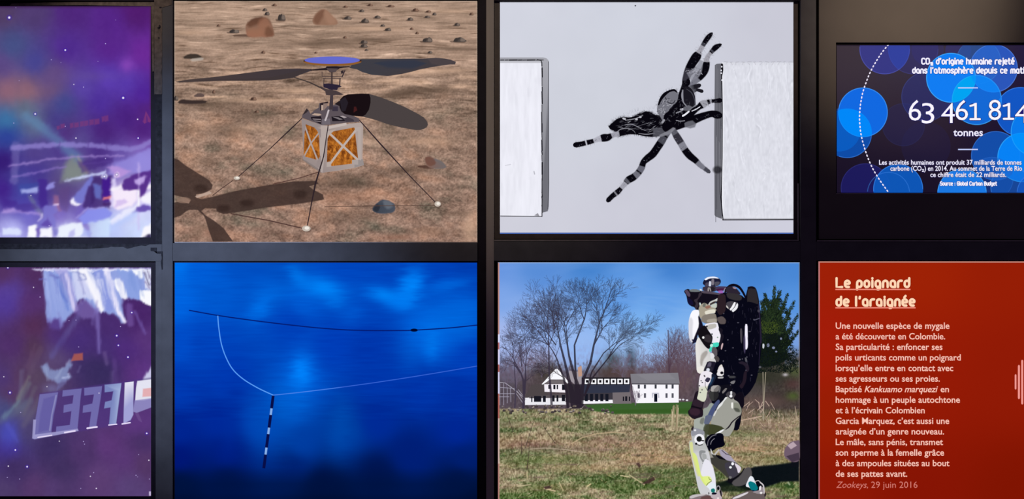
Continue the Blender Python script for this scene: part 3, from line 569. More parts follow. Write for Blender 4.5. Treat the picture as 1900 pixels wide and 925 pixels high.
a = Art(L3, T); WB = (172, 158, 154)
a.line('172,545 218,675 272,812', 3, WB, round_ends=False).line('284,590 218,675 168,770', 2.6, WB, round_ends=False).line('352,606 448,697 556,796', 4, (188, 174, 168), round_ends=False).line('545,575 448,697 350,828', 4, (188, 174, 168), round_ends=False)
a.poly('162,535 180,538 176,590 163,560', (150, 136, 134)).poly('240,560 290,575 290,640 262,585', (150, 136, 134)).poly('262,800 290,760 290,860 255,835', (150, 136, 134)).poly('158,768 172,760 182,800 160,790', (150, 136, 134))
a.poly('330,590 400,575 352,612 332,650', (180, 166, 160)).poly('330,812 352,806 366,842 330,845', (180, 166, 160)).poly('556,560 575,560 575,800 556,790', (180, 166, 160)).poly('528,562 556,562 556,590 536,585', (180, 166, 160)).poly('512,795 556,795 556,830 512,826', (172, 160, 156)); a.build('cross_brace', body)
T2 = (545, 100, 6.607)
a = Art(L3, T2)
a.poly('105,745 155,665 180,690 205,735 250,690 305,655 310,600 420,640 470,630 540,600 600,640 610,700 690,740 800,790 800,830 620,840 440,865 345,868 200,815 100,780', (92, 82, 88), feather=.5)
a.poly('205,770 330,760 340,790 330,860 215,800', (34, 26, 34)).poly('225,790 330,796 330,806 235,800', (150, 138, 140)).poly('240,812 330,822 330,832 262,822', (140, 128, 132)).poly('215,745 250,725 320,730 340,745 300,756', (186, 160, 144)).poly('460,765 560,760 700,800 690,820 470,822', (30, 24, 32)).poly('470,768 545,775 600,800 560,806', (120, 112, 116)).poly('560,760 600,755 690,790 700,806 650,800', (172, 160, 162)).poly('320,600 420,580 420,600 360,605 360,690 320,690', (40, 30, 36)).poly('360,605 415,600 410,640 365,690', (140, 118, 110)).poly('335,625 360,625 360,685 335,690', (186, 162, 148)).poly('470,640 540,640 540,700 470,700', (60, 52, 66)).poly('105,745 155,668 178,692 150,720', (54, 44, 46)).poly('340,800 440,790 450,860 345,868', (110, 102, 110)).line('385,810 400,770 425,690', 3.2, (196, 186, 190)).poly('600,790 660,770 730,800 740,825 640,830', (66, 58, 66)).poly('500,610 560,570 620,600 610,660', (36, 28, 32))
a.build('motor_deck', body)
a = Art(L3, T2); MD = (58, 46, 52)
a.poly('455,200 475,200 478,660 450,660', (74, 60, 58)).poly('445,500 480,500 480,680 430,680', (66, 56, 62)).line('345,215 345,275', 1.1, MD).line('345,272 600,276', 1.2, MD).line('625,200 590,280', 2, MD).poly('575,205 610,195 605,235 578,240', (50, 40, 46)).line('355,296 580,300', 1.4, (70, 56, 56)).line('368,300 365,395', 1.2, MD).line('565,300 560,390', 2.2, MD).poly('360,365 430,360 560,380 585,400 540,410 530,440 440,432 365,405', (44, 36, 54), feather=.6).poly('305,405 330,395 385,425 520,450 610,495 560,500 505,498 480,505 395,500 385,455', (72, 60, 62), feather=.6)
a.build('rotor_mast', body)
a = Art(L3, (310, 0, 4.023)); a.line('938,572 1060,612 1150,655', (1.8, 2.2, 2.6), (66, 56, 54)); a.build('control_link', body)
BL = lambda x, y: (74-12*min(1, max(0, (x-330)/250)), 62-8*min(1, max(0, (x-330)/250)), 60)
a = Art(L3, (310, 0, 4.023)); a.poly('60,608 160,592 350,574 620,540 760,522 860,514 980,510 1075,514 1080,524 1000,552 940,578 850,590 760,598 600,600 400,600 250,606 90,614', BL, feather=.5); a.poly('200,596 400,590 600,588 760,580 900,548 1000,520 1060,516 940,575 850,590 600,600 300,603', (64, 54, 54), feather=1, alpha=.6); a.build('rotor_blade', body)
a = Art(L3, (590, 0, 4.022)); a.poly('235,505 260,470 320,440 600,437 780,436 880,432 945,436 990,445 1028,460 1022,478 985,476 930,485 850,498 760,515 700,532 620,550 520,565 400,555 330,535 290,515', lambda x, y: (62, 62, 70) if x < 700 else (66, 60, 64), feather=.6); a.poly('420,470 560,462 720,455 800,470 700,500 520,490', (46, 54, 72), feather=6, alpha=.7); a.poly('820,436 900,434 1018,460 1015,474 930,482 850,470', (80, 70, 72), feather=3, alpha=.6); a.build('rotor_blade', body)
a = Art(L3); a.poly('631,184 637,178 645,175 670,173.5 684.5,174 705,180 729,189 750,198 771.5,209 786,217.5 792,225 793.7,230.4 791.5,235.5 787,238 780,240.5 771.7,240.8 745,236 720,230 700,223 688,219.5 674,216 655,214 639.7,211 633,206 630,198', (74, 66, 66), feather=.6); a.poly('631,184 637,178 645,175 670,173.5 684.5,174 687,181 687,190 684,203 678,212 672,215.5 655,214 639.7,211 633,206 630,198', (24, 15, 19), feather=.6); a.poly('660,198 662,204 656,208 657,198', (84, 34, 34), feather=1.2, alpha=.6); a.poly('631,186 640,180 645,190 640,205 634,206', (38, 32, 40), feather=1.5); a.build('rotor_blade', body)
a = Art(L3, T2); a.poly('200,190 390,170 400,150 520,148 570,152 680,150 690,158 600,166 560,172 520,200 495,222 440,222 415,195 300,196 210,200', (36, 28, 34), feather=.6); a.poly('400,172 540,176 512,220 440,220 412,192', (84, 72, 74)); a.build('rotor_hub', body)
a = Art(L3); a.oval(616.7, 113.2, 54, 8.6, lambda x, y: (140, 92, 44) if y > 114 else (52, 34, 34), feather=.5, n=48); a.oval(616, 111.3, 51, 6.6, (100, 106, 204), n=48, feather=.5); a.build('solar_panel', body, 'round blue solar panel')
for (p, w, f, r) in (([(560, 219), (540, 238), (500, 276), (441, 328)], 1.5, (439, 330), (5.5, 3)), ([(608.5, 232), (600, 290), (585, 340), (577, 380), (570, 418)], 2.0, (568, 423.5), (7.5, 5)), ([(667, 223), (705, 266), (760, 326), (808, 375)], 1.7, (812, 378), (5.5, 4.5))):
    a = Art(L3); a.line(p, (w, w*1.5, w, w*.9) if len(p) == 4 else (w*.8, w, w*1.6, w, w*.9), (46, 34, 40)); leg = a.build('leg', body)
    a = Art(L3); a.oval(f[0]+1, f[1]+r[1]*.6, r[0], r[1]*.7, (84, 62, 56), alpha=.6, feather=1.5); a.oval(f[0], f[1], r[0], r[1], (196, 184, 172), feather=.8); a.oval(f[0]+1, f[1]-.8, r[0]*.5, r[1]*.5, (240, 232, 222), feather=1); a.build('foot_pad', leg)
# ======== jumping spider between two blocks ========
d4, L4 = display('video_screen', 'white screen showing a hairy black jumping spider leaping between two pale blocks', (927.5, 2, 1474.5, 433.5), (917, 1, 1482.5, 443), .012, .0085, bmat=M_BEZEL)
c = Canvas(927.5, 2, 1474.5, 433.5, 3)
c.field([(930, 5, (211, 213, 225)), (940, 430, (208, 208, 220)), (1200, 20, (208, 211, 223)), (1200, 420, (203, 203, 216)), (1470, 10, (201, 201, 214)), (1470, 420, (208, 208, 222)), (1100, 200, (207, 210, 221)), (1300, 320, (203, 203, 216))], 260)
c.img += (1.2*c.noise(40, 40, 2, 3))[..., None]; c.build('screen_picture', L4.y, d4)
a = Art(L4); a.poly('928,105 1008,105 1014,106.5 1017.5,110 1018.5,114 1018.5,200 1019,340 1018,382 1016.5,391 1008,393 1004,398 1004,112 928,116', lambda x, y: (168, 168, 176) if y < 116 else (112, 112, 120), feather=.8)
a.line([(1018, 112), (1018, 180), (1018.5, 350), (1017, 388)], 1.2, (70, 70, 78)); a.poly('928,111.5 1004,112 1004,117 928,117', (196, 196, 204), feather=.6)
blk = a.build('pale_block', d4)
b = Canvas(928, 115, 1005.5, 400.5, 1); b.img[:] = (236, 236, 246); n = b.noise(5, 34, 3, 8); b.img += (6*n)[..., None]; b.img -= (10*np.clip(b.noise(9, 26, 2, 5)-.5, 0, 1))[..., None]; b.build('block_face', L4.step(), blk)
rs = random.Random(4); a = Art(L4)
x = 928
while x < 998: w = rs.uniform(5, 16); a.line([(x, 109.6), (x+w, 109.4)], rs.uniform(1.2, 2), (10, 8, 16)); x += w+rs.uniform(.8, 2)
a.line([(997, 109), (1004, 110), (1005.5, 114), (1005.8, 121)], 1.8, (10, 8, 16)); y = 124
while y < 385: h = rs.uniform(6, 24); a.line([(1005.8+rs.uniform(-.5, .5), y), (1006+rs.uniform(-.5, .5), y+h)], rs.uniform(1.2, 2.4), (14, 12, 20)); y += h+rs.uniform(0, 3)
a.line([(928, 400), (1006, 400.8)], 1.4, (8, 6, 14)); a.line([(1006, 330), (1006, 401)], 1.6, (8, 6, 14)); a.poly('992,399 998,395 1001,400', (150, 148, 156), feather=1); a.line([(991, 317), (992, 322)], 2, (150, 150, 160), alpha=.7); a.line([(937, 306), (948, 304)], 1, (190, 190, 200))
a.build('block_outline', blk)
a = Art(L4); a.poly('1328.5,119 1332,117 1343,116 1343,406 1341,405 1330,401 1328,398 1327.5,250', lambda x, y: (104, 104, 112), feather=.8)
for k in range(14): xx = rs.uniform(1329, 1341); y0 = rs.uniform(118, 330); a.line([(xx, y0), (xx, y0+rs.uniform(30, 90))], rs.uniform(.8, 1.6), (80, 80, 88) if rs.random() < .6 else (130, 130, 138), alpha=.7)
a.oval(1333, 314, 7, 5, (20, 18, 26), alpha=.8, feather=4)
blk = a.build('pale_block', d4)
b = Canvas(1341.5, 114, 1474.5, 406, 1); b.img[:] = (221, 222, 232)
wx = 3*b.noise(16, 40, 2, 40); n = b.noise(4, 22, 3, 41, rot=-3, wx=wx); m = b.noise(9, 110, 2, 45, rot=-4, wx=wx*2.2)
gt = np.clip(.6+1.6*b.noise(14, 40, 2, 61), 0, 1); b.img += (6*n)[..., None]; b.img += (13*np.exp(-(m/.05)**2)*gt)[..., None]; b.img -= (11*np.exp(-((m-.10)/.05)**2)*gt)[..., None]; b.img += (4*b.noise(2.5, 6, 1, 50))[..., None]
b.mix(np.clip((120-b.Y)/8, 0, 1)*.5, (206, 207, 217)); b.mix(np.clip((1345-b.X)/3, 0, 1)*.8, (246, 246, 252)); b.mix(np.clip((b.Y-398)/8, 0, 1)*.4, (236, 236, 244))
b.build('block_face', L4.step(), blk)
a = Art(L4)
for k in range(12): x0 = 1345+k*11; a.line([(x0, 113+rs.uniform(-1, 1)), (x0+rs.uniform(4, 9), 113+rs.uniform(-1, 1))], 1.2, (178, 178, 188), alpha=.8); a.line([(x0+rs.uniform(0, 6), 114), (x0+rs.uniform(0, 6), 119)], 1, (184, 184, 194), alpha=.7)
a.line([(1341.5, 118), (1342, 128), (1341, 140), (1342.3, 200), (1342, 290), (1341, 340), (1339.5, 365), (1342, 395), (1343.5, 407.5)], (4, 4, 2, 1.4, 1.4, 1.4, 2, 2, 2), (8, 6, 14)); a.line([(1343, 407.2), (1474, 406.8)], 2, (12, 10, 18)); a.line([(1345, 404.8), (1474, 405)], 1.6, (150, 150, 160), alpha=.7)
for q in ((1341, 122), (1340, 134), (1341.5, 147), (1340, 129)): a.oval(q[0], q[1], 1.3, 1.6, (236, 236, 246))
a.build('block_outline', blk)
Art(L4).poly([(927.5, 431), (1474.5, 431), (1474.5, 434), (927.5, 434)], lambda x, y: (70, 100, 172)).build('blue_strip', d4)
Art(L4).oval(1180, 8.5, 1.5, 1.2, (60, 60, 70)).build('speck', d4)
# spider
K = (8, 6, 14); G1 = (92, 92, 102); G2 = (150, 150, 160)
def hairs(a, pts, n, ln, seed, side=1, al=.35):
    r = random.Random(seed); P = [np.array(p, float) for p in pts]; a.L.step()
    for k_ in range(n):
        a.L.flat = k_ % 8 > 0
        i = r.randrange(len(P)-1); t = r.random(); p = P[i]*(1-t)+P[i+1]*t; d = P[i+1]-P[i]; d = d/(np.linalg.norm(d)+1e-6); nn = np.array((d[1], -d[0]))*side
        q = p+nn*r.uniform(.5, 1)*ln+d*r.uniform(-.5, .5)*ln; a.line([tuple(p), tuple(q)], (.7, .2), (66, 64, 76), alpha=al*r.uniform(.5, 1), round_ends=False); a.L.flat = False
def mottle(a, pts, n, seed, cols, ln=5, w=1.0, ang=None):
    r = random.Random(seed)
    for _ in range(n):
        (x, y, s) = pts[r.randrange(len(pts))]; q = r.uniform(0, 6.28); d = s*r.random()**.5; x0 = x+d*math.cos(q); y0 = y+d*.55*math.sin(q); t = (ang if ang is not None else r.uniform(0, 3.1))+r.uniform(-.35, .35); l = r.uniform(.4, 1)*ln
        a.line([(x0, y0), (x0+l*math.cos(t)*.5, y0+l*math.sin(t)*.5+r.uniform(-.6, .6)), (x0+l*math.cos(t), y0+l*math.sin(t))], (.3, w, .3), cols[r.randrange(len(cols))], alpha=r.uniform(.4, .95), round_ends=False)
a = Art(L4)
ab = [(1130, 233.5), (1138, 226), (1146, 219.5), (1153, 217), (1161, 216.5), (1170, 217), (1178, 215), (1184, 211), (1191, 207.6), (1200, 205.5), (1209, 206.5), (1211, 209), (1216, 212), (1224, 213), (1241, 216), (1248, 228), (1244, 240), (1238, 247), (1224, 251), (1210, 252.5), (1196, 251), (1183, 248), (1170, 247.6), (1158, 249), (1150, 252), (1146, 249), (1142, 242), (1133, 238)]
hairs(a, ab[::-1], 260, 5, 1, -1, .45); hairs(a, ab[::-1], 220, 4, 6, -1, .8); hairs(a, [(1135, 225), (1160, 213), (1190, 203), (1222, 200)], 40, 8, 2, 1)
a.poly(ab, K, feather=1)
mottle(a, [(1195, 225, 34), (1165, 232, 22), (1215, 235, 22)], 120, 5, [(100, 100, 110), (60, 60, 70), (150, 150, 160)], 9, 1.0, -.25)
for q in ('1146,243 1154,238 1166,237 1176,241 1180,246', '1160,231 1172,229 1184,234 1196,240 1212,238 1222,243', '1186,246 1200,248 1216,246'): a.line(q, (.8, 1.6, 1.2, .8, .6)[:len(q.split())], G2, smooth=True, alpha=.8)
a.poly('1214,238 1232,236 1236,244 1226,251 1214,250', G1, feather=3, alpha=.7)
for (x, y) in ((1158, 218.5), (1160, 219.5), (1189, 216), (1182, 220)): a.oval(x, y, 2, 1.1, (196, 196, 206), feather=.8)
a.line([(1161, 222), (1180, 219), (1194, 213)], 1.2, (190, 190, 200), alpha=.7)
spider = a.build('spider_abdomen', d4)
def leg(pts, w, bands, hr=0, seed=0):
    a = Art(L4); P = smooth_loop([(p[0], p[1], x, 0) for p, x in zip(pts, w)], closed=False, n=8); m = len(P); xy = [(p[0], p[1]) for p in P]; ww = [p[2] for p in P]
    cum = [0]
    for i in range(1, m): cum.append(cum[-1]+math.dist(xy[i], xy[i-1]))
    cum = [q/cum[-1] for q in cum]
    wm = [q/2 for q in ww]; L_ = [(xy[i][0], xy[i][1]) for i in range(m)]; hairs(a, L_, 30+hr*2, 3+max(ww)*.45, seed, 1, .5); hairs(a, L_, 30+hr*2, 3+max(ww)*.45, seed+1, -1, .5)
    def colat(u):
        for (u0, u1, cc) in bands:
            if u0 <= u <= u1: return cc
        return K
    a.line(xy, ww, K if not bands else (lambda x, y: colat(cum[min(range(m), key=lambda i: (xy[i][0]-x)**2+(xy[i][1]-y)**2)])), feather=1.5)
    cr = [(p[0], p[1], max(2, q*.42)) for p, q in zip(xy, ww)]; mottle(a, cr, 5+len(cr)//3, seed+50, [(70, 68, 80), (40, 38, 50), (110, 110, 122)], 4, .9)
    a.build('spider_leg', spider)
leg([(1244, 216), (1262, 192), (1273, 160), (1274, 146), (1279, 131), (1285, 117), (1294, 103), (1300, 93), (1305, 84), (1311, 74), (1317, 66), (1322.5, 60)], (20, 18, 14, 12, 15, 15, 16, 8, 7, 8, 8, 4), ((.43, .56, (52, 50, 60)), (.745, .84, (160, 158, 168)), (.84, .87, (60, 60, 70))), 22, 3)
leg([(1280, 168), (1284, 158), (1290, 150), (1299, 140), (1308, 130), (1312, 118), (1313, 108), (1317, 100), (1323, 93), (1330, 86), (1339, 81)], (8, 8, 10, 15, 14, 12, 8, 6, 7, 9, 4), ((0, .28, (120, 120, 132)), (.60, .78, (160, 158, 168)), (.80, .83, (60, 60, 70))), 14, 5)
a = Art(L4); a.poly('1276,134 1286,128 1292,124 1298,116 1300,110 1305,112 1304,122 1302,134 1296,142 1284,148', (132, 132, 144), feather=2, alpha=.75); mottle(a, [(1290, 130, 14)], 30, 8, [(196, 196, 208), (40, 38, 48)], 5, 1.2); a.build('spider_hair', spider)
for p, w in (([(1280, 163), (1290, 160), (1299, 157)], (9, 8, 7)), ([(1286, 170), (1294, 165), (1304, 168)], (6, 5, 6))): a = Art(L4); a.line(p, w, lambda x, y: (108, 108, 118) if x < 1290 else (28, 26, 34), feather=1); a.build('spider_palp', spider)
leg([(1262, 228), (1280, 211), (1296, 199), (1305, 192.5), (1313, 189), (1320, 186.5), (1327, 186), (1338, 185)], (16, 14, 9, 13, 9, 6, 5.5, 8), ((.60, .73, (158, 158, 168)), (.78, .82, (150, 150, 160))), 0, 9)
leg([(1250, 236), (1268, 229), (1284, 223), (1296, 218), (1310, 213), (1322, 210), (1330, 211.5), (1336, 213)], (12, 13, 15, 14, 12, 11, 13, 12), (), 18, 11)
a = Art(L4); a.poly('1272,226 1286,224 1292,229 1290,234 1282,236 1273,234', (104, 104, 114), feather=2.5, alpha=.85); a.build('spider_hair', spider); a = Art(L4); a.poly('1282,168 1292,172 1290,182 1286,188', (150, 150, 160), feather=3, alpha=.6); a.build('spider_hair', spider)
leg([(1246, 234), (1241, 243), (1234, 253), (1228, 262), (1220, 274), (1212, 285), (1202, 293), (1195, 300), (1191, 311), (1184, 321), (1176, 328), (1167, 333), (1160, 341), (1153, 349), (1146, 356), (1137, 363), (1129, 371)], (8, 10, 11, 13, 13, 13, 12, 10, 11, 11, 12, 12, 8, 7, 9, 8, 8), ((0, .1, G1), (.12, .2, (72, 72, 82)), (.5, .56, (100, 100, 112)), (.58, .63, (112, 112, 124)), (.71, .735, (90, 90, 100)), (.745, .82, (160, 160, 172)), (.885, .9, (130, 130, 140))), 14, 13)
leg([(1247, 238), (1252, 244), (1258, 254), (1265, 265), (1272, 277), (1281, 288), (1292, 297), (1301, 306), (1309, 312), (1317, 318)], (7, 10, 12, 12, 12, 12, 10, 8, 6.5, 6), ((0, .12, G1), (.12, .3, (50, 48, 58)), (.3, .42, (130, 130, 142)), (.74, .9, (120, 120, 132)), (.9, 1, (70, 70, 80))), 8, 15)
leg([(1160, 245), (1147, 247.5), (1136, 250.5), (1128, 254), (1120, 255), (1110, 257.5), (1100, 261), (1090, 263.5), (1080, 266), (1068, 268)], (8, 8, 8, 12, 13, 8, 7, 8, 8, 9), ((.12, .26, (160, 160, 172)), (.48, .63, (176, 176, 188)), (.77, .80, (190, 190, 202))), 12, 17)
a = Art(L4); hump = [(1221, 198), (1223, 190), (1228, 181), (1235, 173), (1243, 168), (1252, 166), (1257, 169), (1259, 177), (1257, 187), (1250, 193), (1243, 200), (1240, 210), (1232, 222), (1226, 214), (1221, 207)]
hairs(a, hump, 110, 8, 21, 1, .5); a.poly(hump, (116, 116, 126), smooth=True, feather=1.2)
a.line([(1223, 193), (1227, 183), (1234, 174), (1243, 168), (1252, 166), (1257, 170)], (3, 5, 6, 4, 4, 2), K, smooth=True); a.line([(1236, 180), (1240, 188), (1248, 191), (1254, 186)], 1.6, (40, 38, 48), smooth=True); mottle(a, [(1240, 188, 15), (1232, 204, 12)], 45, 23, [(170, 170, 180), (60, 58, 68), (200, 200, 208)], 6, 1.2); a.build('spider_hump', spider)
a = Art(L4); a.poly('1262,170 1266,162 1275,158 1284,166 1290,180 1291,194 1284,200 1290,206 1286,216 1276,224 1264,230 1254,233 1243,243 1235,243 1230,236 1232,224 1234,212 1241,206 1250,197 1258,186', K, smooth=True, feather=1)
a.oval(1279, 180, 12, 21, (26, 24, 32), rot=-12); a.line([(1268, 166), (1267, 176), (1269, 188), (1275, 196)], (2, 4, 2.4, 1.6), (140, 140, 150), smooth=True); a.line([(1275, 164), (1285, 172), (1290, 186), (1289, 194)], (1, 1.6, 1.2, 1), (70, 70, 80), smooth=True)
a.poly('1271,198 1279,195 1286,198 1280,204 1270,203', (120, 120, 130), feather=2, alpha=.7); a.oval(1278, 151, 4, 6.5, K)
for (p, w, cc) in (([(1256, 208.5), (1263, 206), (1268, 203)], 2.2, (140, 140, 150)), ([(1268, 214), (1273, 211), (1279, 206)], 3.2, (236, 236, 246)), ([(1264, 202), (1268, 201)], 3, (190, 190, 200)), ([(1285, 205), (1292, 202), (1300, 197)], 1.8, (214, 214, 224)), ([(1255, 222), (1263, 224), (1272, 223)], 1.2, (150, 150, 160)), ([(1278, 205), (1290, 195), (1296, 193)], 1.2, (120, 120, 130))): a.line(p, w, cc)
a.poly('1240,243 1250,236 1254,237 1244,247 1228,252 1224,250', (136, 136, 146), feather=1.5, alpha=.8); a.line([(1230, 226), (1233, 222)], 4, (170, 170, 180), alpha=.8)
mottle(a, [(1250, 220, 16), (1270, 190, 14), (1262, 205, 12)], 60, 31, [(60, 58, 68), (96, 96, 106)], 6, 1); hairs(a, [(1262, 168), (1270, 150), (1276, 132)], 30, 9, 33, -1, .3); a.build('spider_body', spider)

# ======== blue water ========
d5, L5 = display('video_screen', 'deep blue screen showing a drifting cable, pale line and banded rod under water', (323, 487, 885, 940), (321.5, 485.2, 886, 947), .005, .004)
c = Canvas(323, 487, 885, 940, 2)
F = [(325, 490, (0, 112, 235)), (325, 560, (0, 100, 225)), (330, 640, (0, 76, 200)), (330, 720, (0, 56, 176)), (330, 800, (0, 36, 145)), (330, 850, (0, 22, 118)), (330, 900, (0, 18, 66)), (370, 500, (0, 92, 214)), (450, 500, (0, 80, 196)), (520, 500, (0, 78, 192)), (400, 540, (0, 88, 206)), (380, 640, (0, 66, 186)), (420, 700, (0, 56, 176)), (400, 780, (0, 40, 152)), (420, 840, (0, 28, 126)), (420, 890, (0, 20, 80)),
     (500, 540, (0, 86, 202)), (560, 560, (0, 88, 208)), (540, 600, (0, 64, 184)), (640, 500, (0, 70, 190)), (650, 560, (0, 70, 188)), (700, 500, (0, 68, 186)), (620, 640, (0, 60, 182)), (680, 650, (0, 54, 172)), (700, 700, (0, 54, 170)), (800, 490, (0, 66, 184)), (880, 490, (0, 62, 176)), (860, 600, (0, 92, 210)), (800, 620, (0, 100, 222)), (880, 660, (0, 62, 184)), (780, 720, (0, 52, 168)), (860, 740, (0, 46, 160)),
     (700, 780, (0, 42, 150)), (850, 800, (0, 38, 148)), (760, 840, (0, 30, 118)), (860, 850, (0, 30, 112)), (700, 880, (0, 20, 78)), (850, 890, (0, 20, 74)), (560, 700, (0, 88, 208)), (540, 760, (0, 82, 192)), (560, 820, (0, 60, 160)), (540, 870, (0, 32, 112)), (600, 900, (0, 16, 66)), (330, 938, (0, 12, 46)), (600, 938, (0, 12, 46)), (880, 938, (0, 12, 44)), (480, 780, (0, 66, 178)), (640, 800, (0, 62, 160))]
c.field(F, 45)
rp = 1.5*c.noise(26, 2.6, 2, 4); lt = (0, 126, 242)
def cloud(x, y, rx, ry, a, rot=0, col=lt, p=1.1):
    r = math.radians(rot); dx = c.X-x+rp*5; dy = c.Y-y+rp*1.6; u = (dx*math.cos(r)+dy*math.sin(r))/rx; v = (-dx*math.sin(r)+dy*math.cos(r))/ry; c.mix(a*np.exp(-(u*u+v*v)**p), col)
cloud(482, 568, 20, 34, .8, 40, (0, 112, 232)); cloud(530, 540, 50, 16, .4, 0, (0, 104, 220)); cloud(600, 534, 44, 20, 1, 14); cloud(552, 512, 24, 14, .6, 50); cloud(715, 548, 40, 15, 1, 14); cloud(745, 562, 30, 16, .8, 0, (0, 120, 240)); cloud(762, 530, 22, 34, .95, 20, (0, 132, 250)); cloud(830, 530, 46, 12, .6, -12, (0, 112, 230)); cloud(650, 580, 26, 20, .5, 0, (0, 96, 216)); cloud(830, 590, 60, 36, .6, -20, (0, 108, 226)); cloud(800, 640, 14, 30, .5); cloud(558, 692, 20, 34, 1, 8, (0, 128, 250), 1); cloud(530, 740, 40, 34, .6, 0, (0, 104, 222)); cloud(500, 790, 40, 60, .5, 10, (0, 82, 186)); cloud(630, 790, 20, 60, .45, 5, (0, 78, 178)); cloud(760, 660, 26, 34, .4, 0, (0, 92, 206)); cloud(620, 560, 20, 14, .5)
c.mix(.5*np.exp(-((c.X-438+.12*(c.Y-700))/18)**2-((c.Y-770)/70)**4), (0, 44, 156))
c.mix(np.clip((c.Y-868)/30, 0, 1)*.6, (0, 18, 60)); c.mix(np.clip((c.Y-915)/20, 0, 1)*.5, (0, 10, 40))
c.img[..., 1] += 4*c.noise(40, 2.4, 2, 71)*(c.Y < 780); c.img[..., 2] += 5*c.noise(40, 2.4, 2, 71)*(c.Y < 780)
c.build('screen_picture', L5.y, d5)
Art(L5).line([(350, 575.5), (403, 585), (470, 594.5), (540, 603), (600, 609), (660, 612.5), (740, 613), (768, 612.3), (830, 608.5), (885, 603)], 1.7, (4, 26, 112), smooth=True, feather=.4).build('dark_cable', d5)
Art(L5).oval(768, 612.3, 6.5, 2.6, (0, 6, 44), feather=.7).build('cable_float', d5)
Art(L5).line([(403, 585.5), (404.5, 605), (409, 635), (417, 660), (430, 684), (450, 703), (478, 720), (506, 733)], 1.5, (88, 158, 246), smooth=True, feather=.4).build('pale_line', d5)
Art(L5).line([(506, 733), (550, 728.5), (620, 720), (700, 709), (790, 695), (885, 679)], 1.1, lambda x, y: (74-20*(x > 620), 130-30*(x > 620), 232-20*(x > 620)), smooth=True, feather=.4).build('pale_line', d5)
a = Art(L5)
def rp_(t): return (506-(506-488.5)*t, 734+135*t)
u = [0, .175, .265, .44, .53, .715, .81, 1]
rod = None
for i in range(7):
    col = (8, 14, 72) if i % 2 == 0 else (136, 176, 232); w = 4.8 if i % 2 == 0 else 3.4
    a.line([rp_(u[i]), rp_(u[i+1])], w, col, round_ends=False, feather=.6)
a.build('banded_rod', d5)
# ======== robot in a meadow ========
d6, L6 = display('video_screen', 'screen showing a humanoid robot walking through a meadow before a white farmhouse', (924, 486.5, 1484.5, 940), (922, 485.2, 1485, 947), .004, .003)
c = Canvas(924, 486.5, 1484.5, 940, 1)
c.field([(924, 490, (104, 150, 224)), (924, 560, (126, 166, 232)), (924, 620, (168, 186, 236)), (1000, 500, (84, 138, 214)), (1100, 490, (68, 130, 206)), (1250, 490, (66, 128, 206)), (1400, 490, (66, 128, 206)), (1480, 495, (72, 134, 212)), (1150, 540, (94, 152, 226)), (1230, 560, (96, 156, 230)), (1200, 600, (122, 178, 240)), (1260, 610, (128, 180, 240)), (1180, 650, (160, 196, 246)), (1080, 640, (150, 186, 242)), (1000, 600, (142, 176, 236)), (1480, 560, (84, 146, 222)), (1480, 620, (120, 160, 224)), (1270, 650, (170, 196, 240)), (1000, 680, (170, 180, 224))], 70)
c.mix(.16*np.clip(c.noise(140, 30, 3, 3, rot=-8), 0, 1)*(c.Y < 640), (176, 200, 240)); c.mix(.22*np.clip(c.noise(60, 8, 3, 5, rot=6), 0, 1)*np.exp(-((c.Y-570)/40)**2)*np.exp(-((c.X-1170)/90)**2), (180, 206, 244))
# distant woods
fine = c.noise(3.2, 5, 2, 16); ridge = 672+7*c.noise(22, 400, 3, 12)-10*np.exp(-((c.X-1138)/16)**2)-10*np.exp(-((c.X-1010)/30)**2)-16*np.exp(-((c.X-1172)/9)**2)-22*(c.X > 1236)*(.7+.5*c.noise(9, 400, 2, 13))+8*(c.X < 960)
wood = c.noise(6, 9, 3, 14); m = np.clip((c.Y-ridge)/26+.55*fine, 0, 1)*np.clip((c.Y-ridge+14)/12, 0, 1); low = np.clip((c.Y-ridge-10)/22, 0, 1)
c.mix(np.clip((c.Y-625)/40, 0, 1)*np.clip(.25+.5*fine+.3*wood, 0, 1)*.45, (140, 134, 172))
c.mix(np.maximum(m*.8, low*.95), (82, 68, 76)); c.img += (low*12*wood)[..., None]*np.array((1, .9, 1.0)); c.img += (low*9*c.noise(2.2, 3.5, 1, 15))[..., None]
for (x, y, rx, ry, cc, a) in ((1015, 690, 26, 20, (64, 60, 50), .7), (1128, 690, 30, 16, (62, 56, 50), .7), (1137, 665, 16, 14, (52, 62, 62), .7), (1172, 664, 12, 22, (44, 54, 62), .6), (1180, 690, 80, 12, (92, 66, 64), .6), (1268, 700, 22, 40, (104, 82, 84), .8), (940, 690, 24, 20, (92, 84, 100), .6), (1240, 690, 20, 20, (96, 74, 80), .6), (1000, 725, 60, 20, (74, 64, 62), .6), (945, 720, 26, 30, (86, 78, 90), .7)): c.blob(x, y, rx, ry, cc, a)
# field
fy = 757+0*c.X; f = np.clip((c.Y-fy)/2.5, 0, 1)
n1 = c.noise(34, 9, 3, 31); n2 = c.noise(5, 4, 2, 33); n3 = c.noise(1.8, 2.8, 1, 35); n4 = c.noise(70, 20, 2, 37); n5 = c.noise(90, 14, 3, 39)
straw = np.array((166, 147, 114)); green = np.array((84, 100, 56)); tan = np.array((172, 134, 100)); purp = np.array((138, 112, 96))
g = np.clip(.34+.9*n1+.35*n4+.25*n2, 0, 1)[..., None]
gcol = straw*(1-g)+green*g
yb = np.clip((c.Y-800)/20, 0, 1)*np.clip((880-c.Y)/25, 0, 1)
gcol = gcol*(1-(yb*np.clip(.5+n5, 0, 1)*.75)[..., None])+tan*(yb*np.clip(.5+n5, 0, 1)*.75)[..., None]
lowg = np.clip((c.Y-865)/40, 0, 1)*np.clip(.5+1.1*n4+.4*n1, 0, 1); gcol = gcol*(1-lowg[..., None]*.75)+np.array((72, 102, 42))*lowg[..., None]*.75
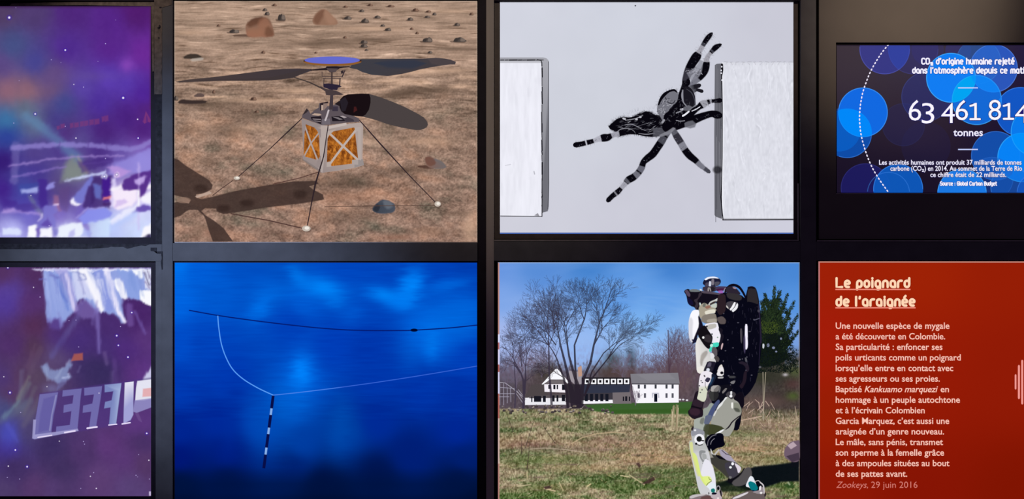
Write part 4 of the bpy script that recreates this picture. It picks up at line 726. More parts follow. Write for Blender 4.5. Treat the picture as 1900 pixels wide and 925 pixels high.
n6 = c.noise(14, 3.5, 3, 41); gcol = gcol+(19*n2+21*n3+13*n6)[..., None]*np.array((1, .96, .8))
c.img = c.img*(1-f[..., None])+gcol*f[..., None]
for (x, y, rx, ry, cc, a) in ((1000, 787, 60, 5, (160, 126, 104), .6), (990, 826, 50, 8, (124, 84, 76), .65), (1080, 833, 90, 6, (134, 104, 92), .6), (1130, 815, 60, 12, (140, 108, 92), .6), (990, 853, 60, 10, (84, 112, 52), .7), (1070, 850, 40, 8, (88, 110, 54), .5), (1230, 850, 60, 14, (190, 146, 104), .6), (1090, 868, 90, 8, (186, 150, 106), .5), (1020, 905, 60, 8, (160, 120, 86), .4), (1250, 890, 60, 24, (70, 100, 42), .5), (940, 780, 30, 14, (110, 122, 76), .5), (1430, 790, 60, 24, (150, 120, 98), .75), (1400, 830, 60, 12, (184, 142, 106), .6), (1440, 853, 50, 8, (128, 132, 78), .6), (1400, 806, 40, 5, (96, 112, 62), .6)): c.blob(x, y, rx, ry, cc, a)
c.img += ((13*n3+9*n2)*f)[..., None]; c.mix(f*np.clip(c.noise(60, 6, 3, 43)-.35, 0, 1)*1.1*np.clip((c.Y-775)/30, 0, 1), (112, 84, 80)); c.mix(f*np.clip(c.noise(9, 5, 3, 47)-.55, 0, 1)*1.6, (58, 62, 38)); c.mix(f*np.clip(c.noise(7, 4, 3, 49)-.6, 0, 1)*1.8, (214, 198, 160))
gy = c.img.mean(2, keepdims=True); c.img = np.where((f > .5)[..., None], gy+(c.img-gy)*.84, c.img)
# mown lawn and the grey ground under the house
c.poly('1085,751 1140,748 1290,745 1290,768 1140,768 1100,762', (58, 96, 44), 3, .95); c.poly('1130,760 1290,757 1290,765 1140,767', (52, 88, 34), 3, .7)
# right-hand undergrowth below the pine
rg = (c.X > 1375)*np.clip((c.Y-640)/30, 0, 1)*np.clip((782-c.Y)/25, 0, 1); c.mix(rg*(.75+.3*n2), (78, 70, 62)); c.img += (rg*(16*n3+14*n2))[..., None]
for (x, y, rx, ry, cc, a) in ((1420, 660, 30, 30, (34, 34, 42), .9), (1450, 690, 30, 14, (88, 88, 66), .6), (1475, 690, 14, 12, (92, 108, 58), .7), (1405, 700, 26, 10, (66, 78, 40), .7), (1470, 712, 16, 10, (92, 56, 58), .8), (1400, 725, 26, 16, (84, 76, 76), .8), (1430, 700, 50, 22, (44, 44, 38), .75), (1455, 745, 34, 14, (52, 44, 42), .7), (1390, 690, 14, 30, (60, 54, 56), .8), (1445, 735, 30, 16, (54, 46, 44), .7), (1472, 735, 12, 8, (74, 96, 42), .8), (1420, 745, 50, 12, (112, 88, 84), .6), (1385, 770, 18, 20, (118, 96, 84), .6), (1458, 695, 5, 3, (214, 206, 216), .8), (1436, 656, 8, 4, (130, 134, 150), .7)): c.blob(x, y, rx, ry, cc, a)
# short blades and straws
rs = random.Random(11)
for _ in range(2600):
    y = 768+168*rs.random()**1.0; x = rs.uniform(926, 1483); s = .5+(y-760)/110; l = rs.uniform(2, 6)*s; t = rs.uniform(-1.2, 1.2)
    cc = rs.choice([(206, 186, 140), (184, 160, 118), (70, 92, 40), (58, 76, 36), (120, 138, 72), (92, 72, 58), (222, 206, 168)]); c.stroke([(x, y), (x+l*math.sin(t), y-l*math.cos(t)*.7)], rs.uniform(.7, 1.2), cc, 1.0, rs.uniform(.25, .7))
for p, w, cc in (([(1060, 823), (1080, 812), (1110, 804), (1140, 802), (1160, 803)], 1.8, (196, 172, 138)), ([(984, 833), (1010, 831), (1050, 834), (1090, 840)], 1.6, (186, 168, 148)), ([(960, 902), (985, 899)], 2, (212, 196, 160)), ([(978, 874), (978, 890)], 1.6, (206, 190, 150)), ([(1152, 882), (1168, 885)], 2, (230, 210, 170)), ([(1168, 881), (1196, 899)], 2, (206, 190, 150)), ([(1366, 782), (1400, 775), (1414, 772)], 2, (206, 178, 156)), ([(1350, 790), (1366, 784)], 1.5, (190, 160, 140)), ([(1010, 906), (1030, 911)], 2.5, (222, 196, 160)), ([(1045, 910), (1038, 895)], 1.6, (214, 190, 150)), ([(1090, 902), (1096, 898)], 2.5, (226, 206, 160)), ([(1390, 833), (1420, 838)], 1.5, (206, 160, 130))): c.stroke(p, w, cc, 1.2, .85)
for p in ('1190,898 1206,888 1214,885 1216,890 1204,897', '1008,903 1020,901 1024,905 1012,908', '1180,860 1186,858 1190,864 1186,868'): c.poly(p, (66, 44, 44), 2, .85)
# the robot's dark shadow
c.poly('1318,905 1345,893 1370,880 1385,872 1400,866 1440,862 1484,856 1484,893 1450,894 1440,898 1418,905 1400,914 1360,900', (8, 14, 20), 5, .97); c.poly('1320,897 1345,892 1360,900 1400,905 1400,912 1340,912', (20, 30, 20), 5, .8); c.poly('1470,850 1484,846 1484,866 1468,866', (14, 16, 24), 3, .9)
c.poly('1455,900 1470,893 1476,905 1462,906', (40, 70, 30), 3, .8)
c.stroke([(1463, 895), (1466, 899)], 3, (150, 160, 130), 2)
edge_m = np.clip(1-(1484.5-c.X)/2.2, 0, 1); c.mix(edge_m*.6, (150, 130, 120)); c.mix(np.clip(1-(c.Y-486.5)/2.2, 0, 1)*.8, (170, 186, 214))
c.build('screen_picture', L6.y, d6)
Art(L6).poly([(924, 487), (926.6, 487), (926.6, 620), (924, 620)], lambda x, y: (190, 142, 134)).poly([(924, 620), (926.6, 620), (926.6, 635), (924, 635)], (222, 222, 250)).poly([(924, 635), (926.6, 635), (926.6, 648), (924, 648)], (180, 110, 110)).poly([(924, 648), (926.6, 648), (926.6, 676), (924, 676)], (220, 214, 244)).poly([(924, 676), (926.6, 676), (926.6, 690), (924, 690)], (170, 96, 92)).poly([(924, 690), (926.6, 690), (926.6, 730), (924, 730)], (214, 210, 240)).poly([(924, 730), (926.6, 730), (926.6, 776), (924, 776)], (176, 104, 96)).poly([(924, 776), (926.6, 776), (926.6, 860), (924, 860)], (206, 176, 168)).poly([(924, 860), (926.6, 860), (926.6, 940), (924, 940)], (180, 130, 120)).build('banded_pole', d6)
# bare trees on the screen
def tree(base, stems, seed, col, depth=6, al=.9, wmin=.5, droop=0, name='bare_tree', spread=.42, trunk=None):
    r = random.Random(seed); a = Art(L6); y0 = L6.step(); quads = []
    def seg(p, q, w0, w1):
        if min(p[0], q[0]) < 927.5 or max(p[0], q[0]) > 1483.5: return
        d = (q[0]-p[0], q[1]-p[1]); l = math.hypot(*d)+1e-6; n = (-d[1]/l, d[0]/l); k = len(a.v)
        a.v += [tuple(W(p[0]+n[0]*w0/2, p[1]+n[1]*w0/2, y0)), tuple(W(p[0]-n[0]*w0/2, p[1]-n[1]*w0/2, y0)), tuple(W(q[0]-n[0]*w1/2, q[1]-n[1]*w1/2, y0)), tuple(W(q[0]+n[0]*w1/2, q[1]+n[1]*w1/2, y0))]
        a.f.append((k, k+1, k+2, k+3)); f = al*min(1, .5+w0/2.4); a.c += [tuple(col)+(f,)]*4
    def grow(p, ang, ln, w, dep):
        if dep == 0 or ln < 2.0: return
        n = 3; q = p; an = ang
        for i in range(n):
            an += r.uniform(-.13, .13)-droop*(dep < 3); q2 = (q[0]+ln/n*math.sin(an), q[1]-ln/n*math.cos(an)); w2 = max(wmin, w*(1-.13*(i+1))); seg(q, q2, max(wmin, w*(1-.13*i)), w2); q = q2
            if i < n-1 and dep > 1 and r.random() < .75: grow(q, an+r.choice((-1, 1))*r.uniform(.3, .75)*spread/.42, ln*r.uniform(.42, .66), w*.5, dep-1)
        for k in (-1, 1):
            grow(q, an+k*r.uniform(.1, spread), ln*r.uniform(.62, .84), w*.66, dep-1)
    if trunk:
        for t in trunk:
            for i in range(len(t)-1): seg(t[i][:2], t[i+1][:2], t[i][2], t[i+1][2])
    for s in stems: grow((s[3], s[4]) if len(s) > 3 else base, math.radians(s[0]), s[1], s[2], s[5] if len(s) > 5 else depth)
    a.soft = True; return a.build(name, d6)
far = (104, 92, 112)
for i, (x, y, l, w) in enumerate(((940, 720, 24, 2), (958, 720, 22, 2), (1005, 700, 20, 1.6), (1155, 700, 16, 1.5), (1185, 700, 18, 1.5), (1205, 700, 16, 1.4), (1243, 700, 30, 2.6), (1262, 705, 34, 2.8), (1278, 700, 30, 2.4), (1225, 700, 18, 1.6), (1270, 720, 34, 2.4), (1290, 720, 34, 2.4), (970, 690, 18, 1.4))):
    tree((x, y), ((0, l, w), (14, l*.9, w*.7), (-12, l*.85, w*.7)), 100+i, far if i < 6 else (92, 72, 84), depth=5, al=.75, wmin=.55)
tree((1242, 692), ((0, 30, 2.4),), 140, (78, 58, 72), depth=5, al=.9, trunk=[((1243, 740, 3), (1242, 690, 2.6), (1240, 612, 1.6))])
# pine
r = random.Random(5); a = Art(L6); y0 = L6.step()
def tuft(x, y, n, l, cols, d0=0, sp=1.3):
    for _ in range(n):
        t = d0+r.uniform(-sp, sp); ll = l*r.uniform(.5, 1.1); x0 = x+r.uniform(-3, 3); y1 = y+r.uniform(-2.5, 2.5); x0 = min(x0, 1481); x2 = min(1483.8, x0+ll*math.sin(t)); y2 = y1-ll*math.cos(t); w = r.uniform(.45, .95); k = len(a.v); nx, ny = math.cos(t)*w, math.sin(t)*w
        a.v += [tuple(W(x0-nx, y1-ny, y0)), tuple(W(x0+nx, y1+ny, y0)), tuple(W(x2, y2, y0-.00001))]; a.f.append((k, k+1, k+2)); cc = cols[r.randrange(len(cols))]; a.c += [cc+(1.,)]*3
a.poly('1437,552 1444,570 1452,590 1456,606 1462,620 1466,636 1458,646 1462,662 1448,674 1420,680 1406,670 1408,640 1406,600 1414,580 1428,572', (18, 26, 22), smooth=True, feather=2); y0 = L6.step()
dkc = [(12, 18, 14), (20, 30, 18), (14, 22, 26)]; gr = [(30, 44, 26), (40, 56, 32), (24, 36, 24), (52, 70, 38), (18, 28, 20), (26, 36, 30)]
for _ in range(900):
    y = r.uniform(556, 668); hw = 8+ (y-535)*.42 if y < 640 else 42; x = 1436+r.uniform(-1, 1)*min(hw, 34); tuft(x, y, 4, 5, dkc if y > 622 or r.random() < .35 else gr, (x-1436)/60)
for (bx, by, tx, ty) in ((1436, 590, 1438, 533), (1432, 590, 1420, 546), (1442, 600, 1462, 546), (1446, 620, 1474, 560), (1450, 640, 1481, 585), (1428, 600, 1414, 560), (1440, 580, 1447, 541), (1450, 655, 1482, 615), (1420, 640, 1410, 600)):
    for k in range(26): q = k/25; tuft(bx+(tx-bx)*q, by+(ty-by)*q, 11, 6*(1-.4*q), gr if by < 625 else dkc+gr[:2], math.atan2(tx-bx, by-ty), .9)
for _ in range(170): tuft(r.uniform(1408, 1445), r.uniform(598, 618), 2, 6, [(58, 74, 32), (76, 92, 36), (42, 56, 28)], 0)
for _ in range(420): x = r.uniform(1404, 1481); tuft(x, r.uniform(650, 690), 3, 5, dkc, r.uniform(-2, 2))
for (x, y, w, h) in ((1426, 640, 2.2, 3.2), (1436, 645, 2.4, 2), (1418, 641, 1.1, 2.4), (1450, 628, 1.4, 1.8), (1441, 652, 1.6, 1.2), (1468, 652, 2, 1.4)): a.oval(x, y, w, h, (140, 148, 180), alpha=.8, feather=.8, n=9)
a.build('pine_tree', d6)
# house
H = (910, 660, 5.135)
a = Art(L6, H)
a.poly('330,380 395,280 420,270 545,270 545,385 330,400', (78, 70, 72)).poly('330,400 555,385 720,370 720,465 330,468', (236, 234, 240)).poly('370,385 560,372 720,360 720,400 370,405', (88, 80, 84))
a.poly('488,270 530,225 620,125 640,125 690,180 752,258 735,262 690,225 570,225 500,273', (250, 250, 255)).poly('520,265 560,228 690,226 722,262', (112, 104, 108)).poly('512,270 725,268 725,350 516,342', (246, 240, 248)).poly('715,268 890,270 890,470 715,440', (50, 44, 52))
a.poly('750,140 875,155 870,270 800,270 740,215', (156, 148, 156)).poly('832,110 870,95 875,190 840,200', (190, 150, 130))
a.poly('870,205 1335,208 1335,275 1200,290 870,290', (22, 20, 26)).poly('862,275 1335,275 1325,350 1170,352 868,360', (50, 54, 72)).poly('870,358 1165,352 1168,450 872,458', (62, 58, 66)).poly('872,425 1165,418 1168,450 872,458', (246, 244, 250)).poly('1165,350 1335,345 1345,455 1168,458', (116, 108, 112))
wing = a.build('farmhouse', d6)
a = Art(L6, H); a.poly('1335,172 1790,160 1805,265 1345,262', (126, 124, 132)).poly('1400,180 1700,176 1760,220 1500,226', (136, 134, 142), feather=4, alpha=.6).build('house_roof', wing)
a = Art(L6, H); a.poly('1350,262 1800,266 1800,275 1350,272', (70, 68, 76)).poly('1352,272 1796,274 1796,445 1385,450 1358,330', (248, 246, 252)).build('house_wall', wing)
def win(x0, y0, x1, y1, col=(44, 44, 58)): Art(L6, H).poly([(x0, y0), (x1, y0), (x1, y1), (x0, y1)], col).build('house_window', wing)
for x in (1405, 1464, 1566, 1670, 1728): win(x, 274, x+20, 312, (60, 62, 72))
for x in (1405, 1464, 1670, 1728): win(x, 356, x+20, 400, (84, 84, 96))
Art(L6, H).poly('1562,362 1592,362 1592,438 1562,438', (18, 22, 38)).build('house_door', wing); Art(L6, H).poly('1540,352 1608,352 1608,358 1612,400 1600,400 1600,362 1555,362 1550,400 1542,400', (190, 190, 204)).build('door_frame', wing)
for i in range(7):
    x = 897+i*62.8; b = Art(L6, H); b.poly([(x, 218), (x+50, 218), (x+50, 268), (x, 268)], (246, 246, 250)).poly([(x+14, 230), (x+36, 230), (x+36, 255), (x+14, 255)], (14, 12, 18)).build('house_window', wing)
for i in range(5): x = 900+i*49; win(x, 362, x+30, 432, (22, 24, 36))
for (x0, y0, x1, y1) in ((388, 388, 400, 440), (415, 382, 485, 438), (500, 380, 528, 440), (590, 375, 612, 435), (630, 375, 648, 435), (680, 370, 712, 432), (552, 276, 580, 315), (600, 276, 620, 318), (632, 276, 645, 318), (682, 272, 715, 325), (1262, 388, 1275, 430), (1285, 385, 1305, 430), (1320, 388, 1332, 430)): win(x0, y0, x1, y1, (24, 24, 34))
a = Art(L6, H)
a.line('85,250 140,258 200,300 310,390', 1, (190, 186, 200), alpha=.8)
for (p, q) in (((90, 260), (90, 470)), ((125, 260), (125, 470)), ((160, 300), (160, 450)), ((80, 300), (230, 310)), ((80, 360), (230, 360)), ((80, 390), (180, 390)), ((250, 330), (330, 440)), ((240, 350), (310, 450)), ((265, 320), (340, 420)), ((190, 300), (195, 440))): a.line([p, q], 1.1, (168, 164, 182), alpha=.75)
a.build('greenhouse_frame', d6)
# left tree in front of the glasshouse, then the large one with many stems
DK = (42, 34, 46)
tree((972, 755), ((-26, 30, 2.6, 966, 690), (8, 34, 2.4, 975, 690), (-8, 34, 1.8, 968, 680), (62, 14, 1.4, 976, 706, 3)), 201, (58, 50, 68), depth=6, al=.9, trunk=[((971, 758, 4), (972, 730, 4.4), (971, 705, 3.6), (966, 690, 2.6)), ((973, 730, 4), (975, 700, 3), (975, 690, 2.2)), ((966, 692, 3), (952, 672, 2.4), (926, 641, 1.2))])
tree((950, 755), ((4, 22, 1.8, 955, 690),), 203, (66, 58, 76), depth=5, trunk=[((955, 757, 3), (957, 725, 2.4), (955, 690, 1.8))])
tr = [((1066, 757, 13), (1063, 735, 11), (1056, 705, 6), (1049, 675, 4.5), (1040, 640, 3.4)), ((1073, 757, 10), (1074, 720, 7), (1064, 690, 5), (1056, 660, 3.8), (1053, 640, 3)), ((1054, 757, 5), (1052, 730, 5), (1046, 700, 4), (1035, 672, 3)), ((1078, 757, 9), (1080, 725, 7), (1084, 700, 5), (1096, 672, 4.5), (1102, 640, 3.6), (1112, 600, 2.6)), ((1070, 757, 8), (1068, 690, 4), (1066, 640, 3), (1085, 590, 2.4)), ((1084, 735, 4), (1100, 700, 3), (1128, 665, 2.2), (1150, 640, 1.4)), ((1086, 730, 3), (1098, 690, 2.6), (1120, 655, 1.8))]
tree((1070, 700), ((-8, 32, 3, 1040, 640), (-30, 36, 2.6, 1036, 672), (-14, 34, 2.6, 1053, 640), (-42, 30, 2.2, 1032, 640), (4, 34, 2.6, 1053, 640), (-4, 30, 2.4, 1030, 610), (12, 26, 2.2, 1085, 590), (-18, 26, 2, 1084, 592), (14, 30, 2.8, 1112, 600), (34, 32, 2.6, 1102, 640), (-4, 26, 2.2, 1112, 600), (50, 30, 2, 1120, 655), (60, 26, 1.5, 1150, 640), (24, 30, 2.2, 1128, 665), (-60, 24, 1.6, 1046, 700)), 207, DK, depth=6, al=.92, wmin=.5, trunk=tr)
tree((1022, 700), ((-8, 30, 2.2, 1018, 620), (-34, 28, 2, 1018, 640), (18, 24, 1.8, 1019, 640)), 211, (56, 48, 64), depth=6, trunk=[((1024, 757, 4.5), (1022, 725, 4), (1019, 690, 3), (1018, 620, 2))])
rr = random.Random(8)
for k in range(64):
    x = rr.uniform(928, 1138); y = rr.uniform(752, 766); w = rr.uniform(3, 7); g = rr.choice([(122, 112, 112), (92, 84, 86), (150, 140, 132), (104, 92, 82), (70, 62, 64)])
    a = Art(L6); a.poly([(x-w/2, y+1.6), (x-w*.4, y-1.2), (x-w*.05, y-2.3), (x+w*.4, y-1.4), (x+w/2, y+1.4), (x, y+2.4)], (54, 46, 46)); a.poly([(x-w/2, y+.8), (x-w*.35, y-1.4), (x, y-2.3), (x+w*.4, y-1.4), (x+w*.45, y+.6), (x, y+1)], g); a.build('wall_stone', d6)
tree((1180, 750), ((0, 8, 1.2), (20, 8, 1), (-20, 8, 1)), 301, (110, 96, 112), depth=5, al=.8, trunk=[((1179, 752, 1.8), (1179, 735, 1.2), (1174, 716, 1))])
for (x, y) in ((1262, 741), (1268, 741), (1275, 742)): Art(L6).oval(x, y, 2.4, 1.6, (220, 216, 224), n=10).build('distant_car', d6)
# tall dry stalks
a = Art(L6); rr = random.Random(9)
for k in range(16): x = 1250+rr.uniform(-5, 8); a.line([(x, 795+rr.uniform(-6, 4)), (x+rr.uniform(-3, 3), 750+rr.uniform(0, 16))], rr.uniform(.8, 1.8), rr.choice([(206, 192, 160), (180, 164, 132), (226, 214, 190), (150, 132, 104)]), alpha=.85)
for (x0, y0, x1, y1) in ((1416, 778, 1421, 690), (1416, 690, 1417, 780)): a.line([(x0, y0), (x1, y1)], 1.4, (170, 160, 140), alpha=.8)
for k in range(18): x = rr.uniform(1385, 1440); y = rr.uniform(740, 775); a.line([(x, y), (x+rr.uniform(-14, 14), y+rr.uniform(4, 16))], rr.uniform(.8, 1.5), (196, 170, 156), alpha=.75)
for k in range(60): x = rr.uniform(1370, 1482); y = rr.uniform(765, 800); a.line([(x, y), (x+rr.uniform(-8, 8), y-rr.uniform(4, 16))], rr.uniform(.6, 1.1), rr.choice([(176, 150, 130), (150, 120, 104), (206, 184, 162)]), alpha=.6)
for (x, y, t, l) in ((975, 830, .3, 50), (968, 842, 0, 32), (952, 800, -.35, 30), (1030, 822, -.6, 40), (1036, 792, .5, 14), (978, 870, .1, 60)): a.line([(x, y), (x+l*math.sin(t), y-l*math.cos(t))], (1.8, .8), (70, 56, 50), alpha=.8)
a.build('dry_stalks', d6, kind='stuff')
a = Art(L6); a.poly('1456,838 1460,828 1468,820 1478,818 1484,820 1484,850 1472,856 1458,848', (112, 92, 108), smooth=True, feather=1.5); a.poly('1462,826 1472,820 1478,826 1468,832', (198, 176, 186), feather=2, alpha=.8); a.poly('1460,846 1482,840 1484,852 1470,856', (52, 40, 58), feather=2, alpha=.8); a.build('rock', d6)
Art.rounding = 1
# ---- the robot ----
A_ = (1260, 500, 9.247); B_ = (1270, 590, 9.25); C_ = (1260, 680, 9.25); D_ = (1260, 770, 9.247); E_ = (1270, 840, 8.636)
BK = (8, 8, 22)
a = Art(L6, A_)
a.poly('650,420 780,390 1060,430 1140,500 1180,320 1210,300 1270,290 1320,320 1345,400 1370,520 1390,700 1410,900 1420,1200 1400,1500 1330,1900 1240,2060 1180,2130 1100,2200 1060,2600 1020,2760 900,2740 700,2540 560,2300 520,1900 560,1400 700,1200 560,900 640,600', BK, feather=.6)
torso = a.build('robot_torso', d6)
a = Art(L6, A_)
a.poly('1175,560 1180,360 1210,305 1265,292 1315,325 1335,420 1365,560 1350,590 1280,560 1180,540', (44, 40, 44), feather=.6).poly('1180,300 1250,285 1310,310 1300,330 1230,310 1185,335', (20, 16, 26), feather=.8)
a.poly('1370,560 1400,900 1420,1250 1400,1260 1385,900 1360,600', (44, 36, 60), feather=.6, alpha=.8).line('1290,865 1380,835', 1.6, (84, 84, 104)).poly('1350,690 1390,690 1385,730 1355,725', (70, 66, 80), feather=.6)
a.set(B_).poly('1046,100 1080,105 1085,300 1088,480 1070,535 1048,530 1042,300', (244, 240, 255), feather=.5).poly('1020,300 1046,300 1046,620 1022,560', (70, 62, 92), feather=.6, alpha=.9).poly('960,180 990,180 990,440 970,400', (74, 70, 78), feather=.6).poly('1100,220 1150,225 1120,240', (64, 62, 74)).line('1310,110 1310,300 1290,600 1280,800', (2, 1.6, 1.6, 1), (36, 30, 52)).poly('1345,440 1370,440 1365,520 1345,510', (206, 210, 214), feather=.5).oval(950, 708, 16, 9, (100, 100, 112)).poly('1040,670 1070,690 1075,760 1050,740', (88, 88, 96)).poly('920,760 1000,745 1090,790 1110,880 1080,925 1040,800', (38, 30, 44), feather=1).oval(1300, 840, 20, 14, (92, 92, 100))
a.set(C_).poly('860,160 970,160 975,190 865,195', (62, 62, 66)).poly('880,265 940,240 970,235 945,290 900,290', (120, 118, 122), feather=.5).poly('1040,330 1100,260 1120,100 1160,60 1150,240 1080,380', (36, 26, 38), feather=1)
rk = random.Random(77)
a.set((0, 0, 1))
for _ in range(90):
    x = rk.uniform(1345, 1408); y = rk.uniform(560, 770) if x < 1385 else rk.uniform(560, 700); a.line([(x, y), (x+rk.uniform(-2, 2), y+rk.uniform(2, 9))], rk.uniform(.6, 1.5), rk.choice([(26, 24, 44), (34, 30, 46), (20, 20, 40), (50, 48, 64)]), alpha=rk.uniform(.4, .9))
for _ in range(16):
    x = rk.uniform(1340, 1408); y = rk.uniform(560, 760); a.oval(x, y, rk.uniform(.7, 1.6), rk.uniform(.5, 1.2), (96, 94, 110), alpha=.7, n=8)
a.build('backpack', torso)
a = Art(L6, A_)
a.poly('410,225 440,160 500,125 600,118 670,138 712,175 718,210 690,262 620,290 520,295 450,290 440,262 415,248', (26, 26, 52), feather=.5).poly('435,165 500,126 600,118 650,134 690,150 600,140 520,146 460,178', (236, 240, 255), feather=.5).poly('455,230 500,215 500,292 452,290', (74, 68, 86)).poly('518,200 548,200 546,292 512,288', (214, 218, 234), feather=.5).poly('560,160 600,160 600,240 585,270 556,250', (124, 118, 130), feather=.5).poly('610,215 660,205 700,210 680,262 620,285', (80, 78, 92), feather=.5).poly('410,290 650,285 640,370 480,380 405,350', (58, 50, 66)).poly('470,300 620,300 600,370 500,375', (36, 30, 38)).poly('495,305 520,305 515,370 490,370', (146, 138, 140)).line('530,310 545,365', 1.6, (170, 164, 166)).poly('640,285 820,290 840,310 760,360 640,340', (70, 56, 84)).poly('650,330 770,320 780,350 700,370 640,360', (70, 26, 60)).poly('670,370 740,360 760,395 690,400', (156, 96, 176), feather=1)
hd = a.build('sensor_head', torso)
a = Art(L6, A_)
a.poly('88,375 110,345 160,330 200,360 350,360 720,410 760,430 700,430 660,500 640,560 520,620 340,680 300,700 270,640 200,620 150,560 130,440', (18, 14, 26), feather=.6).poly('100,360 140,345 190,420 185,460 150,450', (84, 70, 90), feather=.8).poly('178,350 230,335 320,340 370,370 300,378 190,372', (110, 118, 120), feather=.6).poly('355,330 390,340 395,358 365,358', (212, 218, 226), feather=.5).poly('365,365 540,375 715,410 700,430 540,412 400,398', (82, 72, 84), feather=.5).poly('345,400 405,395 300,540 335,570 330,620 290,680 268,640 300,580 255,520 330,490', (54, 46, 56), feather=.7).poly('150,470 230,540 240,600 190,610 150,560', (22, 18, 50), feather=1)
a.line('360,575 372,645', 2.6, (206, 222, 220)).line('790,390 800,360 830,310 880,275 940,262 1010,285 1060,330 1110,410 1150,490', (3, 3.4, 4, 5, 5, 5, 4.4, 4, 3.4), (14, 10, 22), smooth=True).line('775,385 775,345 800,310', 1.4, (150, 134, 144), smooth=True).poly('820,300 930,290 990,330 1060,420 1000,420 800,400', (44, 36, 50), feather=1).poly('920,300 960,300 990,330 940,325', (150, 128, 140), feather=.5).poly('810,400 1000,420 1080,470 1060,520 960,520 840,480', (52, 48, 52), feather=1)
a.poly('500,600 540,545 610,520 660,490 680,500 640,545 580,570 530,610', (200, 200, 196), feather=.5).poly('520,590 600,545 650,540 560,610', (60, 50, 50)).poly('540,610 640,570 655,610 640,650 560,660', (196, 202, 192), feather=.6).poly('345,650 370,610 430,570 470,590 520,620 560,650 620,660 640,700 520,760 430,780 380,850 340,760', (168, 160, 142), feather=.8).poly('440,640 520,610 550,640 480,670', (150, 108, 92), feather=.8).poly('440,720 520,690 620,680 620,740 540,750 460,770', (226, 222, 206), feather=.6).poly('400,630 430,570 455,580 450,640', (110, 112, 104), feather=.6)
a.poly('680,430 790,420 800,560 790,720 700,780 650,700 660,520', (44, 32, 38), feather=.8).poly('820,560 900,540 960,560 1000,560 1010,600 990,680 930,720 870,690 830,650 808,620', (70, 66, 74), feather=.6).poly('870,680 905,640 940,570 960,556 970,570 945,640 890,698', (246, 246, 250), feather=.5).poly('905,700 960,650 1000,570 1012,600 1000,660 960,700 925,725', (238, 238, 244), feather=.5).poly('810,610 840,640 850,670 815,640', (206, 202, 196), feather=.5)
a.build('shoulder_frame', torso)
a = Art(L6, A_); a.poly('170,925 180,840 205,750 240,700 290,690 335,695 345,760 330,780 370,850 380,920 360,980 300,1080 260,1210 210,1240 175,1150', lambda x, y: (250, 248, 255), feather=.6).poly('170,925 185,1150 210,1240 225,1230 215,1050 230,880 200,820', (206, 206, 216), feather=2, alpha=.7).poly('330,770 380,870 420,1000 330,1080 280,1240 225,1275 290,1100 350,960', (22, 18, 36), feather=1)
a.set(B_).poly('120,365 170,370 230,340 240,390 180,420', (20, 22, 50), feather=.8)
arm = a.build('robot_far_arm', torso)
a = Art(L6, B_); a.poly('190,460 215,380 240,320 300,400 420,520 440,600 520,700 545,760 420,760 340,915 280,925 215,925 205,700', lambda x, y: (232, 230, 226) if x < 1300 else (206, 204, 204), feather=.6).poly('300,620 380,560 390,600 310,720 290,820 280,740', (140, 132, 124), feather=2, alpha=.7).poly('560,925 600,820 640,790 660,850 670,925', (226, 220, 214), feather=.5)
a.set(C_).poly('305,0 440,0 430,90 360,120 320,90', (236, 232, 226), feather=.5).poly('640,150 690,20 750,0 770,60 760,155', (234, 230, 232), feather=.5).oval(735, 104, 25, 22, (12, 10, 20)).poly('670,175 760,168 760,195 668,198', (176, 174, 176), feather=.5)
a.build('torso_shell', torso)
# near arm
a = Art(L6, A_); a.poly('440,780 520,760 620,750 650,860 640,925 460,920 380,880 400,800', (134, 126, 116), feather=.8).poly('480,860 640,840 640,900 490,905', (168, 160, 148), feather=1).poly('650,830 740,800 800,860 790,925 700,925', (92, 82, 82), feather=1)
a.set(B_).poly('340,100 560,70 580,130 600,250 620,290 600,400 580,430 470,430 490,340 440,290 380,180', (240, 236, 246), feather=.5).poly('370,150 420,110 540,95 545,150 470,180 400,190', (190, 186, 180), feather=1).poly('225,280 260,200 330,120 370,140 400,200 480,310 480,360 440,520 400,520 340,460', (20, 16, 22), feather=.6).poly('330,320 400,285 450,310 470,390 420,410 350,380', (50, 44, 50), feather=1.5).oval(324, 330, 16, 17, (240, 240, 240)).oval(474, 272, 10, 12, (60, 60, 70)).oval(570, 328, 10, 9, (120, 150, 130)).oval(386, 138, 12, 12, (30, 28, 34))
a.poly('470,430 590,410 585,480 520,500 480,540 440,580 425,560 440,510 455,470', (70, 214, 190), feather=.5).poly('440,460 480,430 490,470 455,500', (190, 240, 226)).oval(478, 432, 12, 8, (20, 60, 60)).poly('480,500 520,490 560,540 560,640 520,660 490,620 470,580', (92, 86, 92), feather=.6).poly('445,600 490,600 520,660 470,700 450,680', (226, 224, 228), feather=.5).poly('580,180 620,170 660,200 640,260 680,300 640,420 590,560 560,600 600,440 640,300', (26, 22, 34), feather=.6).poly('655,425 665,440 640,535 628,530 635,460', (206, 176, 180), feather=.4).poly('520,660 570,650 600,700 580,750 540,720', (74, 68, 70), feather=.6)
a.poly('400,735 545,750 520,800 480,925 330,925 360,830', (30, 26, 42), feather=.5).poly('420,760 460,765 430,860 390,850', (92, 86, 104), feather=1.2).oval(408, 885, 20, 20, (236, 236, 240), feather=.8)
a.set(C_).poly('445,0 580,0 560,90 480,70 420,80', (40, 38, 50), feather=.5).oval(498, 52, 22, 22, (220, 224, 236), feather=1).poly('420,80 480,70 560,100 600,150 560,240 530,330 480,420 460,560 420,605 370,595 305,560 320,500 345,400 340,300 355,180 380,110', lambda x, y: (238, 232, 240) if y < 715 else (214, 216, 196), feather=.5).poly('440,240 480,180 545,200 500,270', (56, 52, 74), feather=.5).poly('560,110 640,150 620,210 560,330 480,430 500,320 560,230', (24, 30, 50), feather=.6).poly('560,190 600,170 560,280 520,330', (36, 62, 92), feather=.7)
